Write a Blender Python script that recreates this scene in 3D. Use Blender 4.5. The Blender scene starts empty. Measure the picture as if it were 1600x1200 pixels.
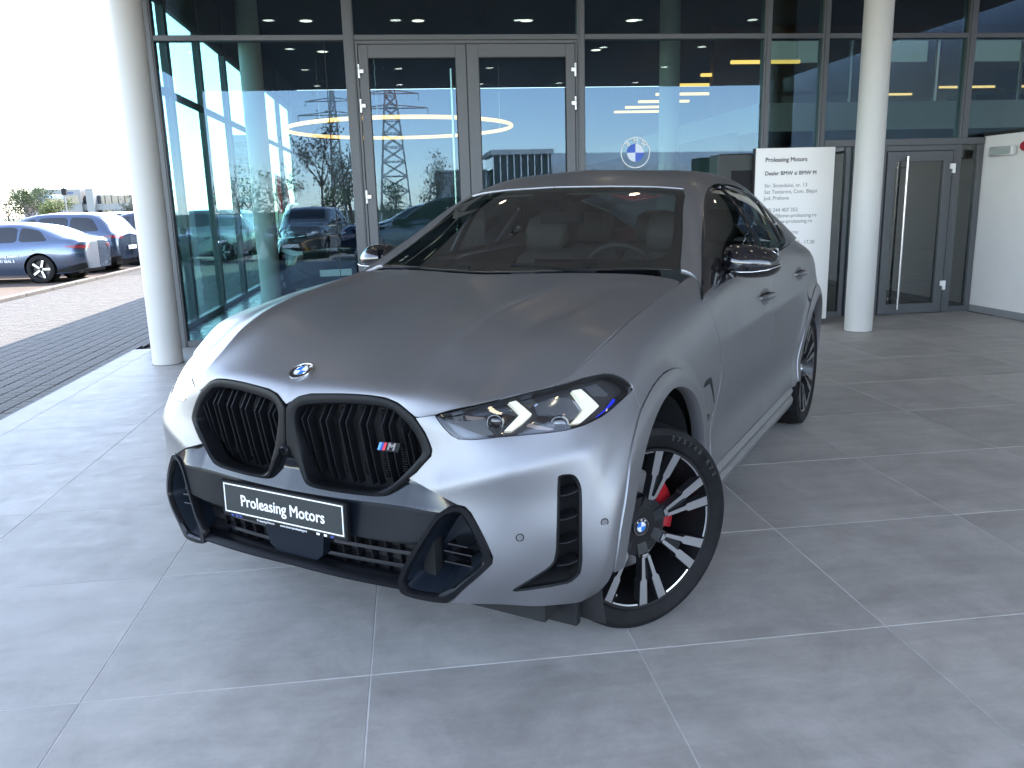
import bpy, bmesh, math, random
import numpy as np
from mathutils import Vector, Matrix
from mathutils.geometry import delaunay_2d_cdt
random.seed(7); rng = np.random.default_rng(7)
SC = bpy.context.scene
COL = SC.collection
R = math.radians
# ---------------------------------------------------------------- camera
cam_d = bpy.data.cameras.new('camera'); cam_o = bpy.data.objects.new('camera', cam_d); COL.objects.link(cam_o)
cam_d.sensor_width = 36; cam_d.lens = 1273.1/1600*36; cam_d.clip_start = .05; cam_d.clip_end = 2000
def _cam(pitch, roll, yaw):
    cy, sy, cp, sp, cr, sr = math.cos(yaw), math.sin(yaw), math.cos(pitch), math.sin(pitch), math.cos(roll), math.sin(roll)
    fwd = Vector((sy*cp, cy*cp, -sp)); right = Vector((cy, -sy, 0)); up = right.cross(fwd)
    r2 = right*cr+up*sr; u2 = -right*sr+up*cr
    m = Matrix((r2, u2, -fwd)).transposed().to_4x4(); m.translation = (0, 0, 1.508); return m
cam_o.matrix_world = _cam(R(12.517), R(-1.590), R(6.906)); SC.camera = cam_o
# ---------------------------------------------------------------- sky, sun, exposure
SUN_EL, SUN_AZ = 47, 26            # azimuth from +Y towards +X
wd = bpy.data.worlds.new('World'); SC.world = wd; wd.use_nodes = True
nt = wd.node_tree; nt.nodes.clear()
sky = nt.nodes.new('ShaderNodeTexSky'); sky.sky_type = 'NISHITA'; sky.sun_disc = False
sky.sun_elevation = R(SUN_EL); sky.sun_rotation = R(SUN_AZ); sky.altitude = 120; sky.air_density = .9; sky.dust_density = .2; sky.ozone_density = .6
bg = nt.nodes.new('ShaderNodeBackground'); bg.inputs['Strength'].default_value = .15
wo = nt.nodes.new('ShaderNodeOutputWorld'); hs = nt.nodes.new('ShaderNodeHueSaturation'); hs.inputs['Saturation'].default_value = .72      # thin spring haze: a paler sky
nt.links.new(sky.outputs[0], hs.inputs['Color']); nt.links.new(hs.outputs[0], bg.inputs[0]); nt.links.new(bg.outputs[0], wo.inputs[0])
sl = bpy.data.lights.new('sun', 'SUN'); sl.energy = 2.0; sl.angle = R(.5); sl.color = (1, .91, .80)
so = bpy.data.objects.new('sun', sl); COL.objects.link(so)
sd = Vector((math.sin(R(SUN_AZ))*math.cos(R(SUN_EL)), math.cos(R(SUN_AZ))*math.cos(R(SUN_EL)), math.sin(R(SUN_EL))))
so.rotation_euler = sd.to_track_quat('Z', 'Y').to_euler(); so.location = (0, 0, 30)
vs = SC.view_settings; SC.display_settings.display_device = 'sRGB'
vs.view_transform = 'Standard'; vs.look = 'None'; vs.gamma = 1; vs.use_curve_mapping = False; vs.exposure = 3.1
SC.render.engine = 'CYCLES'
SC.cycles.max_bounces = 10; SC.cycles.glossy_bounces = 5; SC.cycles.transmission_bounces = 8; SC.cycles.transparent_max_bounces = 24
SC.cycles.sample_clamp_indirect = 6; SC.cycles.caustics_reflective = False; SC.cycles.caustics_refractive = False
# ---------------------------------------------------------------- smooth surfaces through control points
def _nat(t, P):
    """natural cubic spline second derivatives, P (n, ...)"""
    n = len(t); A = np.zeros((n, n)); B = np.zeros_like(P)
    A[0, 0] = A[-1, -1] = 1
    for i in range(1, n-1):
        h0, h1 = t[i]-t[i-1], t[i+1]-t[i]
        A[i, i-1] = h0; A[i, i] = 2*(h0+h1); A[i, i+1] = h1
        B[i] = 6*((P[i+1]-P[i])/h1-(P[i]-P[i-1])/h0)
    return np.linalg.solve(A, B.reshape(n, -1)).reshape(P.shape)

class Spl:
    def __init__(s, t, P):
        s.t = np.asarray(t, float); s.P = np.asarray(P, float); s.M = _nat(s.t, s.P)
    def __call__(s, x):
        x = np.clip(np.atleast_1d(np.asarray(x, float)), s.t[0], s.t[-1])
        i = np.clip(np.searchsorted(s.t, x, side='right')-1, 0, len(s.t)-2)
        h = s.t[i+1]-s.t[i]; a = (s.t[i+1]-x)/h; b = 1-a
        sh = (-1,)+(1,)*(s.P.ndim-1)
        a = a.reshape(sh); b = b.reshape(sh); h = h.reshape(sh)
        return a*s.P[i]+b*s.P[i+1]+((a**3-a)*s.M[i]+(b**3-b)*s.M[i+1])*h*h/6

class Surf:
    """tensor spline surface, net[i][j]: i along U, j along V; parameters are lengths in metres"""
    def __init__(s, net, extra=None):
        N = np.array(net, float); s.N = N; s.extra = extra
        du = np.linalg.norm(np.diff(N, axis=0), axis=2).mean(axis=1)
        dv = np.linalg.norm(np.diff(N, axis=1), axis=2).mean(axis=0)
        s.u = np.concatenate([[0], np.cumsum(np.maximum(du, .02))]); s.v = np.concatenate([[0], np.cumsum(np.maximum(dv, .02))])
        # dense bilinear-ready table from two spline passes
        s.su = Spl(s.u, N)
        s.nu, s.nv = 420, 130
        s.gu = np.linspace(0, s.u[-1], s.nu); s.gv = np.linspace(0, s.v[-1], s.nv)
        T = s.su(s.gu)                                   # nu, J, 3
        T = Spl(s.v, np.swapaxes(T, 0, 1))(s.gv)         # nv, nu, 3
        s.T = np.swapaxes(T, 0, 1)
        if extra is not None: s.T = extra(s.T)
        s.Mu = None
    def __call__(s, U, V):
        """Catmull-Rom lookup in the dense table"""
        U = np.atleast_1d(U); V = np.atleast_1d(V)
        fu = np.clip(U/s.gu[-1]*(s.nu-1), 0, s.nu-1.0001); fv = np.clip(V/s.gv[-1]*(s.nv-1), 0, s.nv-1.0001)
        i = fu.astype(int); j = fv.astype(int); a = fu-i; b = fv-j
        def w(t): return np.stack([-.5*t+t*t-.5*t**3, 1-2.5*t*t+1.5*t**3, .5*t+2*t*t-1.5*t**3, -.5*t*t+.5*t**3], -1)
        wa, wb = w(a), w(b); out = np.zeros((len(U), 3))
        for k in range(4):
            ii = np.clip(i+k-1, 0, s.nu-1)
            for l in range(4):
                jj = np.clip(j+l-1, 0, s.nv-1)
                out += (wa[:, k]*wb[:, l])[:, None]*s.T[ii, jj]
        return out
    def normal(s, U, V, flip=1):
        e = .004; U = np.atleast_1d(U); V = np.atleast_1d(V)
        U0, U1 = np.clip(U-e, 0, s.u[-1]), np.clip(U+e, 0, s.u[-1]); V0, V1 = np.clip(V-e, 0, s.v[-1]), np.clip(V+e, 0, s.v[-1])
        n = np.cross(s(U1, V)-s(U0, V), s(U, V1)-s(U, V0))
        return flip*n/np.maximum(np.linalg.norm(n, axis=1), 1e-9)[:, None]
    def find(s, P):
        """parameters of the surface points nearest to P (m,3)"""
        P = np.atleast_2d(P).astype(float); out = []
        for q in P:
            d = ((s.T-q)**2).sum(2); k = int(d.argmin()); i, j = divmod(k, s.nv)
            u, v = s.gu[i], s.gv[j]
            for _ in range(6):
                e = .003; p0 = s(u, v)[0]; pu = (s(u+e, v)[0]-s(u-e, v)[0])/(2*e); pv = (s(u, v+e)[0]-s(u, v-e)[0])/(2*e)
                J = np.stack([pu, pv], 1)
                try: st = np.linalg.lstsq(J, q-p0, rcond=None)[0]
                except Exception: break
                st = np.clip(st, -.03, .03); u = min(max(u+st[0], 0), s.u[-1]); v = min(max(v+st[1], 0), s.v[-1])
            out.append((u, v))
        return np.array(out)
# ---------------------------------------------------------------- the coupe's shape, metres; x to its left, y back from the front axle, z up
SHELL_NET = [
 [(0,-.835,.36),(0,-.845,.45),(0,-.84,.56),(0,-.825,.68),(0,-.815,.79),(0,-.808,.86),(0,-.800,.92),(0,-.785,.975)],
 [(.2,-.835,.36),(.2,-.845,.45),(.2,-.832,.56),(.2,-.812,.68),(.2,-.795,.79),(.2,-.785,.86),(.2,-.776,.92),(.2,-.765,.97)],
 [(.42,-.818,.355),(.42,-.826,.45),(.42,-.808,.56),(.42,-.783,.68),(.42,-.765,.79),(.42,-.756,.86),(.42,-.748,.91),(.42,-.738,.945)],
 [(.58,-.780,.345),(.59,-.790,.45),(.60,-.778,.56),(.60,-.750,.67),(.605,-.728,.775),(.605,-.715,.84),(.60,-.695,.89),(.60,-.655,.938)],
 [(.70,-.695,.33),(.73,-.715,.43),(.745,-.706,.55),(.745,-.690,.66),(.745,-.678,.76),(.735,-.655,.84),(.730,-.605,.91),(.725,-.535,.970)],
 [(.80,-.615,.31),(.84,-.615,.42),(.862,-.612,.54),(.864,-.590,.65),(.862,-.568,.75),(.852,-.535,.84),(.840,-.485,.925),(.795,-.445,.995)],
 [(.87,-.500,.29),(.93,-.530,.40),(.952,-.530,.52),(.955,-.510,.64),(.948,-.475,.75),(.930,-.425,.85),(.895,-.360,.945),(.838,-.330,1.037)],
 [(.90,-.400,.27),(.960,-.420,.38),(.980,-.420,.51),(.983,-.400,.63),(.978,-.360,.75),(.964,-.305,.86),(.922,-.240,.972),(.852,-.190,1.078)],
 [(.93,-.20,.27),(.97,-.20,.38),(.982,-.20,.51),(.985,-.19,.63),(.983,-.17,.76),(.972,-.13,.88),(.930,-.06,1.01),(.852,.020,1.122)],
 [(.93,.10,.27),(.97,.10,.38),(.978,.10,.51),(.980,.10,.63),(.980,.11,.77),(.970,.14,.91),(.930,.18,1.045),(.850,.22,1.147)],
 [(.93,.42,.27),(.965,.42,.37),(.965,.42,.50),(.968,.42,.63),(.970,.42,.78),(.964,.43,.93),(.930,.45,1.07),(.845,.46,1.169)],
 [(.90,.75,.27),(.955,.75,.35),(.943,.75,.47),(.952,.75,.63),(.966,.75,.79),(.967,.75,.94),(.944,.75,1.115),(.852,.77,1.212)],
 [(.90,1.15,.27),(.953,1.15,.35),(.936,1.15,.47),(.947,1.15,.63),(.967,1.15,.79),(.973,1.15,.95),(.950,1.15,1.12),(.885,1.15,1.25)],
 [(.90,1.65,.27),(.953,1.65,.35),(.936,1.65,.47),(.947,1.65,.63),(.968,1.65,.79),(.977,1.65,.96),(.953,1.65,1.14),(.885,1.65,1.28)],
 [(.90,2.10,.27),(.955,2.10,.35),(.940,2.10,.47),(.950,2.10,.63),(.970,2.10,.80),(.980,2.10,.97),(.955,2.10,1.15),(.875,2.10,1.30)],
 [(.92,2.50,.27),(.965,2.50,.36),(.960,2.50,.49),(.968,2.50,.65),(.980,2.50,.82),(.982,2.50,.98),(.950,2.50,1.165),(.845,2.50,1.29)],
 [(.93,2.975,.27),(.975,2.975,.37),(.983,2.975,.50),(.985,2.975,.66),(.985,2.975,.83),(.970,2.975,.98),(.928,2.975,1.150),(.800,2.95,1.24)],
 [(.86,3.40,.30),(.915,3.42,.39),(.930,3.42,.52),(.935,3.42,.67),(.930,3.42,.84),(.905,3.42,.97),(.850,3.40,1.115),(.720,3.40,1.18)],
 [(.72,3.78,.34),(.78,3.82,.43),(.805,3.84,.55),(.810,3.85,.68),(.800,3.84,.84),(.770,3.82,.96),(.700,3.78,1.07),(.610,3.75,1.13)],
 [(.52,3.98,.36),(.56,4.02,.45),(.58,4.05,.56),(.58,4.06,.69),(.57,4.05,.84),(.54,4.02,.97),(.50,3.97,1.07),(.46,3.93,1.12)],
 [(0,4.06,.36),(0,4.10,.45),(0,4.13,.56),(0,4.14,.69),(0,4.12,.84),(0,4.09,.97),(0,4.04,1.07),(0,4.00,1.12)],
]
def arch_flare(T):
    """swelling of the wings round both wheel openings"""
    T = T.copy()
    for yc in (0.0, 2.975):
        r = np.hypot(T[..., 1]-yc, T[..., 2]-.375)
        k = np.clip((.60-r)/.075, 0, 1); k = k*k*(3-2*k)
        k *= np.clip((T[..., 0]-.70)/.15, 0, 1)*np.clip((T[...,2]-.25)/.12,0,1)
        T[..., 0] += .020*k
    x, y, z = T[..., 0].copy(), T[..., 1], T[..., 2]      # soft fold across the bumper below the lamps
    zf = .690+.10*np.clip((x-.50)/.40, 0, 1); w = np.clip((x-.44)/.10, 0, 1)*np.clip((.965-x)/.05, 0, 1)*np.clip((-y-.40)/.12, 0, 1)
    T[..., 1] -= .017*w*np.exp(-(np.sqrt((z-zf)**2+.020**2)-.020)/.055)
    # crease low on the doors and under the window line
    d = np.clip((y-.55)/.25, 0, 1)*np.clip((2.6-y)/.3, 0, 1)
    T[..., 0] += d*(.007*np.exp(-(np.sqrt((z-.93)**2+.015**2)-.015)/.035)-.010*np.exp(-((z-.56)/.09)**2))
    return T
GREEN_NET = [
 # belt            glass mid         glass top         pillar/rail       roof quarter      centre
 [(.940,.565,1.118),(.905,.630,1.153),(.862,.685,1.188),(.812,.712,1.210),(.42,.515,1.228),(0,.440,1.220)],
 [(.940,.90,1.165),(.870,.93,1.270),(.775,.985,1.345),(.710,1.02,1.375),(.39,.845,1.398),(0,.780,1.398)],
 [(.940,1.25,1.190),(.855,1.25,1.335),(.725,1.255,1.480),(.642,1.265,1.520),(.35,1.120,1.545),(0,1.060,1.550)],
 [(.940,1.45,1.200),(.850,1.45,1.370),(.712,1.45,1.530),(.625,1.450,1.578),(.34,1.340,1.622),(0,1.300,1.636)],
 [(.940,1.85,1.217),(.845,1.85,1.395),(.698,1.85,1.563),(.605,1.85,1.618),(.33,1.80,1.660),(0,1.78,1.674)],
 [(.935,2.25,1.235),(.830,2.25,1.385),(.690,2.25,1.548),(.595,2.25,1.604),(.31,2.25,1.648),(0,2.25,1.664)],
 [(.905,2.65,1.242),(.795,2.65,1.360),(.660,2.68,1.460),(.560,2.70,1.520),(.30,2.70,1.585),(0,2.70,1.605)],
 [(.835,3.00,1.232),(.740,3.03,1.310),(.620,3.10,1.375),(.520,3.15,1.420),(.28,3.15,1.485),(0,3.15,1.505)],
 [(.745,3.35,1.195),(.670,3.40,1.240),(.565,3.50,1.270),(.480,3.55,1.290),(.26,3.60,1.325),(0,3.60,1.340)],
 [(.64,3.74,1.135),(.59,3.80,1.160),(.51,3.88,1.175),(.43,3.93,1.190),(.24,3.97,1.205),(0,3.98,1.210)],
]
# bonnet: stations from nose to cowl, each from the centre line out to the wing gap
BONNET_NET = [
 [(0,-.800,.910),(.10,-.792,.915),(.22,-.775,.930),(.34,-.757,.930),(.455,-.745,.900),(.515,-.722,.909)],
 [(0,-.775,.962),(.11,-.768,.967),(.24,-.758,.970),(.37,-.742,.965),(.49,-.710,.947),(.607,-.658,.932)],
 [(0,-.715,1.000),(.12,-.710,1.003),(.26,-.698,1.008),(.40,-.672,1.003),(.54,-.630,.982),(.691,-.584,.950)],
 [(0,-.560,1.062),(.13,-.555,1.066),(.28,-.545,1.072),(.43,-.530,1.068),(.60,-.505,1.034),(.789,-.483,.972)],
 [(0,-.440,1.097),(.14,-.438,1.101),(.29,-.430,1.108),(.445,-.420,1.105),(.61,-.410,1.078),(.822,-.405,1.005)],
 [(0,-.300,1.125),(.14,-.300,1.129),(.30,-.300,1.137),(.46,-.300,1.134),(.64,-.310,1.107),(.845,-.310,1.050)],
 [(0,.000,1.165),(.15,.000,1.169),(.32,.005,1.177),(.50,.000,1.175),(.68,-.020,1.152),(.852,-.040,1.108)],
 [(0,.200,1.188),(.15,.205,1.191),(.33,.215,1.199),(.51,.220,1.197),(.69,.220,1.176),(.850,.200,1.141)],
 [(0,.330,1.200),(.15,.338,1.203),(.33,.360,1.211),(.52,.390,1.209),(.69,.430,1.192),(.845,.430,1.165)],
 [(0,.425,1.208),(.15,.432,1.211),(.33,.460,1.216),(.52,.505,1.215),(.69,.585,1.203),(.828,.600,1.182)],
]
# ---------------------------------------------------------------- materials
MATS = {}
def _lnk(nt, a, b): nt.links.new(a, b)
def mat(name, col, rough=.5, metal=0, spec=.5, noise=0, nscale=8, bump=0, bscale=60, coat=0, coat_rough=.03, emit=None, es=0, rvar=0, stretch=None, detail=5, colb=None, flake=0):
    """principled material; noise varies the colour, bump gives fine relief, rvar varies the gloss"""
    if name in MATS: return MATS[name]
    m = bpy.data.materials.new(name); m.use_nodes = True; nt = m.node_tree; p = nt.nodes['Principled BSDF']
    c = (*col, 1)
    p.inputs['Base Color'].default_value = c; p.inputs['Roughness'].default_value = rough; p.inputs['Metallic'].default_value = metal
    p.inputs['Specular IOR Level'].default_value = spec; p.inputs['Coat Weight'].default_value = coat; p.inputs['Coat Roughness'].default_value = coat_rough
    if emit: p.inputs['Emission Color'].default_value = (*emit, 1); p.inputs['Emission Strength'].default_value = es
    if noise or bump or rvar or flake:
        tc = nt.nodes.new('ShaderNodeTexCoord'); mp = nt.nodes.new('ShaderNodeMapping'); _lnk(nt, tc.outputs['Object'], mp.inputs[0])
        if stretch: mp.inputs['Scale'].default_value = stretch
        if noise or rvar:
            n = nt.nodes.new('ShaderNodeTexNoise'); n.inputs['Scale'].default_value = nscale; n.inputs['Detail'].default_value = detail; n.inputs['Roughness'].default_value = .62
            _lnk(nt, mp.outputs[0], n.inputs[0])
        if noise:
            cr = nt.nodes.new('ShaderNodeValToRGB'); lo = [max(0, x*(1-noise)) for x in col]; hi = [min(1, x*(1+noise)) for x in (colb or col)]
            cr.color_ramp.elements[0].color = (*lo, 1); cr.color_ramp.elements[1].color = (*hi, 1); cr.color_ramp.elements[0].position = .3; cr.color_ramp.elements[1].position = .7
            _lnk(nt, n.outputs[0], cr.inputs[0]); _lnk(nt, cr.outputs[0], p.inputs['Base Color'])
        if rvar:
            mr = nt.nodes.new('ShaderNodeMapRange'); mr.inputs[1].default_value = .3; mr.inputs[2].default_value = .7
            mr.inputs[3].default_value = max(0, rough-rvar); mr.inputs[4].default_value = rough+rvar
            _lnk(nt, n.outputs[0], mr.inputs[0]); _lnk(nt, mr.outputs[0], p.inputs['Roughness'])
        if bump:
            b = nt.nodes.new('ShaderNodeTexNoise'); b.inputs['Scale'].default_value = bscale; b.inputs['Detail'].default_value = 3; _lnk(nt, mp.outputs[0], b.inputs[0])
            bn = nt.nodes.new('ShaderNodeBump'); bn.inputs['Strength'].default_value = bump; bn.inputs['Distance'].default_value = .01
            _lnk(nt, b.outputs[0], bn.inputs['Height']); _lnk(nt, bn.outputs[0], p.inputs['Normal'])
        if flake:
            v = nt.nodes.new('ShaderNodeTexNoise'); v.inputs['Scale'].default_value = 1400; v.inputs['Detail'].default_value = 1; _lnk(nt, mp.outputs[0], v.inputs[0])
            bn = nt.nodes.new('ShaderNodeBump'); bn.inputs['Strength'].default_value = flake; bn.inputs['Distance'].default_value = .0006
            _lnk(nt, v.outputs[0], bn.inputs['Height']); _lnk(nt, bn.outputs[0], p.inputs['Normal'])
    MATS[name] = m; return m
def glass(name, tint, base=.08, grazing=.9, rough=0.0, rcol=(1, 1, 1), warp=0):
    """thin pane: fresnel mirror over tinted see-through"""
    if name in MATS: return MATS[name]
    m = bpy.data.materials.new(name); m.use_nodes = True; nt = m.node_tree; nt.nodes.clear()
    o = nt.nodes.new('ShaderNodeOutputMaterial'); mx = nt.nodes.new('ShaderNodeMixShader'); t = nt.nodes.new('ShaderNodeBsdfTransparent'); g = nt.nodes.new('ShaderNodeBsdfGlossy')
    t.inputs[0].default_value = (*tint, 1); g.inputs[0].default_value = (*rcol, 1); g.inputs['Roughness'].default_value = rough
    f = nt.nodes.new('ShaderNodeLayerWeight'); f.inputs[0].default_value = .5
    pw = nt.nodes.new('ShaderNodeMath'); pw.operation = 'POWER'; pw.inputs[1].default_value = 3.2
    if warp:
        tc = nt.nodes.new('ShaderNodeTexCoord'); nz = nt.nodes.new('ShaderNodeTexNoise'); nz.inputs['Scale'].default_value = .9; nz.inputs['Detail'].default_value = 1
        bn = nt.nodes.new('ShaderNodeBump'); bn.inputs['Strength'].default_value = warp; bn.inputs['Distance'].default_value = .02
        _lnk(nt, tc.outputs['Object'], nz.inputs[0]); _lnk(nt, nz.outputs[0], bn.inputs['Height']); _lnk(nt, bn.outputs[0], g.inputs['Normal'])
    mr = nt.nodes.new('ShaderNodeMapRange'); mr.inputs[3].default_value = base; mr.inputs[4].default_value = grazing
    _lnk(nt, f.outputs['Facing'], pw.inputs[0]); _lnk(nt, pw.outputs[0], mr.inputs[0]); _lnk(nt, mr.outputs[0], mx.inputs[0])
    _lnk(nt, t.outputs[0], mx.inputs[1]); _lnk(nt, g.outputs[0], mx.inputs[2]); _lnk(nt, mx.outputs[0], o.inputs[0])
    MATS[name] = m; return m
PAINT = mat('satin_grey_paint', (.222, .223, .235), rough=.43, metal=.76, coat=.28, coat_rough=.20, flake=.25, rvar=.03, nscale=3)
GLOSSB = mat('gloss_black', (.008, .008, .010), rough=.12, spec=.5, coat=1, coat_rough=.02)
SATINB = mat('satin_black', (.008, .0085, .010), rough=.42, spec=.14, bump=.04, bscale=400)
PLASTIC = mat('dark_plastic', (.014, .0145, .016), rough=.6, spec=.2, bump=.15, bscale=500)
RUBBER = mat('tyre_rubber', (.011, .011, .012), rough=.60, spec=.14, noise=.3, nscale=14, bump=.1, bscale=220)
DEEP = mat('deep_black', (.006, .006, .007), rough=.8)
CHROME = mat('chrome', (.82, .83, .85), rough=.1, metal=1)
MACH = mat('machined_alloy', (.50, .51, .53), rough=.28, metal=1, bump=.02, bscale=300)
RED = mat('red_caliper', (.33, .012, .018), rough=.3, coat=.6)
STEEL = mat('brake_steel', (.32, .32, .33), rough=.35, metal=1, bump=.05, bscale=200)
WHITE = mat('white_print', (.82, .82, .82), rough=.5)
WSGLASS = glass('windscreen_glass', (.50, .56, .54), base=.17, grazing=.9)
SIDEGLASS = glass('tinted_side_glass', (.36, .40, .39), base=.10, grazing=.9)
LENS = glass('headlight_lens', (.93, .94, .95), base=.055, grazing=.75)
# ---------------------------------------------------------------- object helpers
def tag(o, label=None, cat=None, group=None, kind=None):
    if label: o['label'] = label
    if cat: o['category'] = cat
    if group: o['group'] = group
    if kind: o['kind'] = kind
    return o
def empty(name, loc=(0, 0, 0), rz=0, label=None, cat=None, group=None, parent=None):
    o = bpy.data.objects.new(name, None); COL.objects.link(o); o.location = loc; o.rotation_euler = (0, 0, rz); o.empty_display_size = .2
    if parent: o.parent = parent
    return tag(o, label, cat, group)
def mesh_obj(name, V, F, m, parent=None, smooth=False, normals=None, angle=None, uv=None):
    me = bpy.data.meshes.new(name); me.from_pydata([tuple(map(float, v)) for v in V], [], [tuple(map(int, f)) for f in F]); me.update()
    if m: me.materials.append(m)
    if smooth or normals is not None:
        me.polygons.foreach_set('use_smooth', [True]*len(me.polygons))
        if normals is not None: me.normals_split_custom_set_from_vertices([tuple(map(float, n)) for n in normals])
        elif angle: me.set_sharp_from_angle(angle=R(angle))
    o = bpy.data.objects.new(name, me); COL.objects.link(o)
    if parent: o.parent = parent
    return o
def link_copy(src, parent=None, loc=None, rot=None, scale=None, name=None):
    o = src.copy(); COL.objects.link(o); o.parent = parent
    if name: o.name = name
    if loc is not None: o.location = loc
    if rot is not None: o.rotation_euler = rot
    if scale is not None: o.scale = scale
    return o
def copy_tree(o, parent=None):
    c = o.copy(); COL.objects.link(c); c.parent = parent
    for ch in list(o.children): copy_tree(ch, c)
    return c
class MB:
    """collects simple solids into one mesh"""
    def __init__(s): s.V = []; s.F = []
    def add(s, V, F):
        n = len(s.V); s.V += [tuple(v) for v in V]; s.F += [tuple(i+n for i in f) for f in F]; return s
    def box(s, x0, x1, y0, y1, z0, z1):
        V = [(x, y, z) for x in (x0, x1) for y in (y0, y1) for z in (z0, z1)]
        return s.add(V, [(0, 1, 3, 2), (4, 6, 7, 5), (0, 4, 5, 1), (2, 3, 7, 6), (0, 2, 6, 4), (1, 5, 7, 3)])
    def bbox(s, x0, x1, y0, y1, z0, z1, b=.005):
        """box with chamfered edges"""
        c = [(x0+x1)/2, (y0+y1)/2, (z0+z1)/2]; h = [abs(x1-x0)/2, abs(y1-y0)/2, abs(z1-z0)/2]; b = min(b, *[q*.45 for q in h])
        bm = bmesh.new(); bmesh.ops.create_cube(bm, size=2)
        for v in bm.verts: v.co = Vector((c[0]+v.co.x*h[0], c[1]+v.co.y*h[1], c[2]+v.co.z*h[2]))
        bmesh.ops.bevel(bm, geom=bm.edges[:], offset=b, segments=1, affect='EDGES', profile=.5)
        bm.verts.index_update(); V = [tuple(v.co) for v in bm.verts]; F = [[v.index for v in f.verts] for f in bm.faces]; bm.free(); return s.add(V, F)
    def tube(s, pts, r, n=8, closed=False, cap=True):
        P = [Vector(p) for p in pts]; N = len(P); rr = r if hasattr(r, '__len__') else [r]*N; V = []; F = []; up = None
        for i, p in enumerate(P):
            a = P[(i-1) % N] if (closed or i > 0) else P[i]; b = P[(i+1) % N] if (closed or i < N-1) else P[i]
            t = (b-a).normalized()
            if up is None: up = Vector((0, 0, 1)) if abs(t.z) < .9 else Vector((1, 0, 0))
            x = t.cross(up).normalized(); y = x.cross(t).normalized(); up = y
            for k in range(n):
                an = 2*math.pi*k/n; V.append(p+(x*math.cos(an)+y*math.sin(an))*rr[i])
        for i in range(N if closed else N-1):
            j = (i+1) % N
            for k in range(n): F.append((i*n+k, i*n+(k+1) % n, j*n+(k+1) % n, j*n+k))
        if cap and not closed: F.append(tuple(range(n))[::-1]); F.append(tuple((N-1)*n+k for k in range(n)))
        return s.add(V, F)
    def lathe(s, prof, n=48, axis='z', c=(0, 0, 0), close=False):
        """prof: (radius, height) pairs"""
        V = []; F = []; M = len(prof)
        for k in range(n):
            a = 2*math.pi*k/n; ca, sa = math.cos(a), math.sin(a)
            for r, h in prof:
                if axis == 'z': V.append((c[0]+r*ca, c[1]+r*sa, c[2]+h))
                else: V.append((c[0]+h, c[1]+r*ca, c[2]+r*sa))
        for k in range(n):
            j = (k+1) % n
            for i in range(M-1 if not close else M): F.append((k*M+i, j*M+i, j*M+(i+1) % M, k*M+(i+1) % M))
        return s.add(V, F)
    def prism(s, poly, d0, d1, fr=lambda u, v, d: (u, v, d)):
        n = len(poly); V = [fr(u, v, d0) for u, v in poly]+[fr(u, v, d1) for u, v in poly]
        F = [tuple(range(n))[::-1], tuple(range(n, 2*n))]+[(i, (i+1) % n, n+(i+1) % n, n+i) for i in range(n)]
        return s.add(V, F)
    def xf(s, M):
        s.V = [tuple(M @ Vector(v)) for v in s.V]; return s
    def mirror(s, keep=True):
        n = len(s.V); V2 = [(-v[0], v[1], v[2]) for v in s.V]; F2 = [tuple(i+n for i in f[::-1]) for f in s.F]
        if keep: s.V += V2; s.F += F2
        else: s.V = V2; s.F = [f[::-1] for f in s.F]
        return s
    def build(s, name, m, parent=None, smooth=None, fix=True):
        me = bpy.data.meshes.new(name); me.from_pydata([tuple(map(float, v)) for v in s.V], [], s.F); me.update()
        if fix:
            bm = bmesh.new(); bm.from_mesh(me); bmesh.ops.recalc_face_normals(bm, faces=bm.faces[:]); bm.to_mesh(me); bm.free()
        if m: me.materials.append(m)
        if smooth: me.polygons.foreach_set('use_smooth', [True]*len(me.polygons)); me.set_sharp_from_angle(angle=R(smooth))
        o = bpy.data.objects.new(name, me); COL.objects.link(o)
        if parent: o.parent = parent
        return o
_fonts = {}
def text_mesh(txt, size, m, parent=None, name='lettering', depth=.001, bold=0, align='CENTER', spacing=1.0, M=None, mirror=False, xs=1.0):
    c = bpy.data.curves.new('t', 'FONT'); c.body = txt; c.size = size; c.align_x = align; c.align_y = 'CENTER'; c.extrude = depth; c.space_character = spacing; c.resolution_u = 3
    o = bpy.data.objects.new('t', c); COL.objects.link(o); bpy.context.view_layer.update()
    me = bpy.data.meshes.new_from_object(o.evaluated_get(bpy.context.evaluated_depsgraph_get())); bpy.data.objects.remove(o); bpy.data.curves.remove(c)
    me.name = name; me.materials.clear(); me.materials.append(m)
    T = Matrix.Diagonal((-xs if mirror else xs, 1, 1, 1))
    if M is not None: T = M @ T
    if bold:
        n = len(me.vertices); V = [v.co.copy() for v in me.vertices]; F = [tuple(p.vertices) for p in me.polygons]; W = []; G = []
        for k, (dx, dy) in enumerate(((-bold, -bold*.5), (bold, -bold*.5), (0, bold), (0, 0))): W += [(v.x+dx, v.y+dy, v.z+k*.00002) for v in V]; G += [tuple(i+k*n for i in f) for f in F]
        me = bpy.data.meshes.new(name); me.from_pydata(W, [], G); me.materials.append(m)
    me.transform(T)
    if T.determinant() < 0: me.flip_normals()
    q = bpy.data.objects.new(name, me); COL.objects.link(q)
    if parent: q.parent = parent
    return q
def frame_m(origin, xdir, ydir):
    x = Vector(xdir).normalized(); y = Vector(ydir); y = (y-x*y.dot(x)).normalized(); z = x.cross(y)
    m = Matrix((x, y, z)).transposed().to_4x4(); m.translation = Vector(origin); return m
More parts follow.
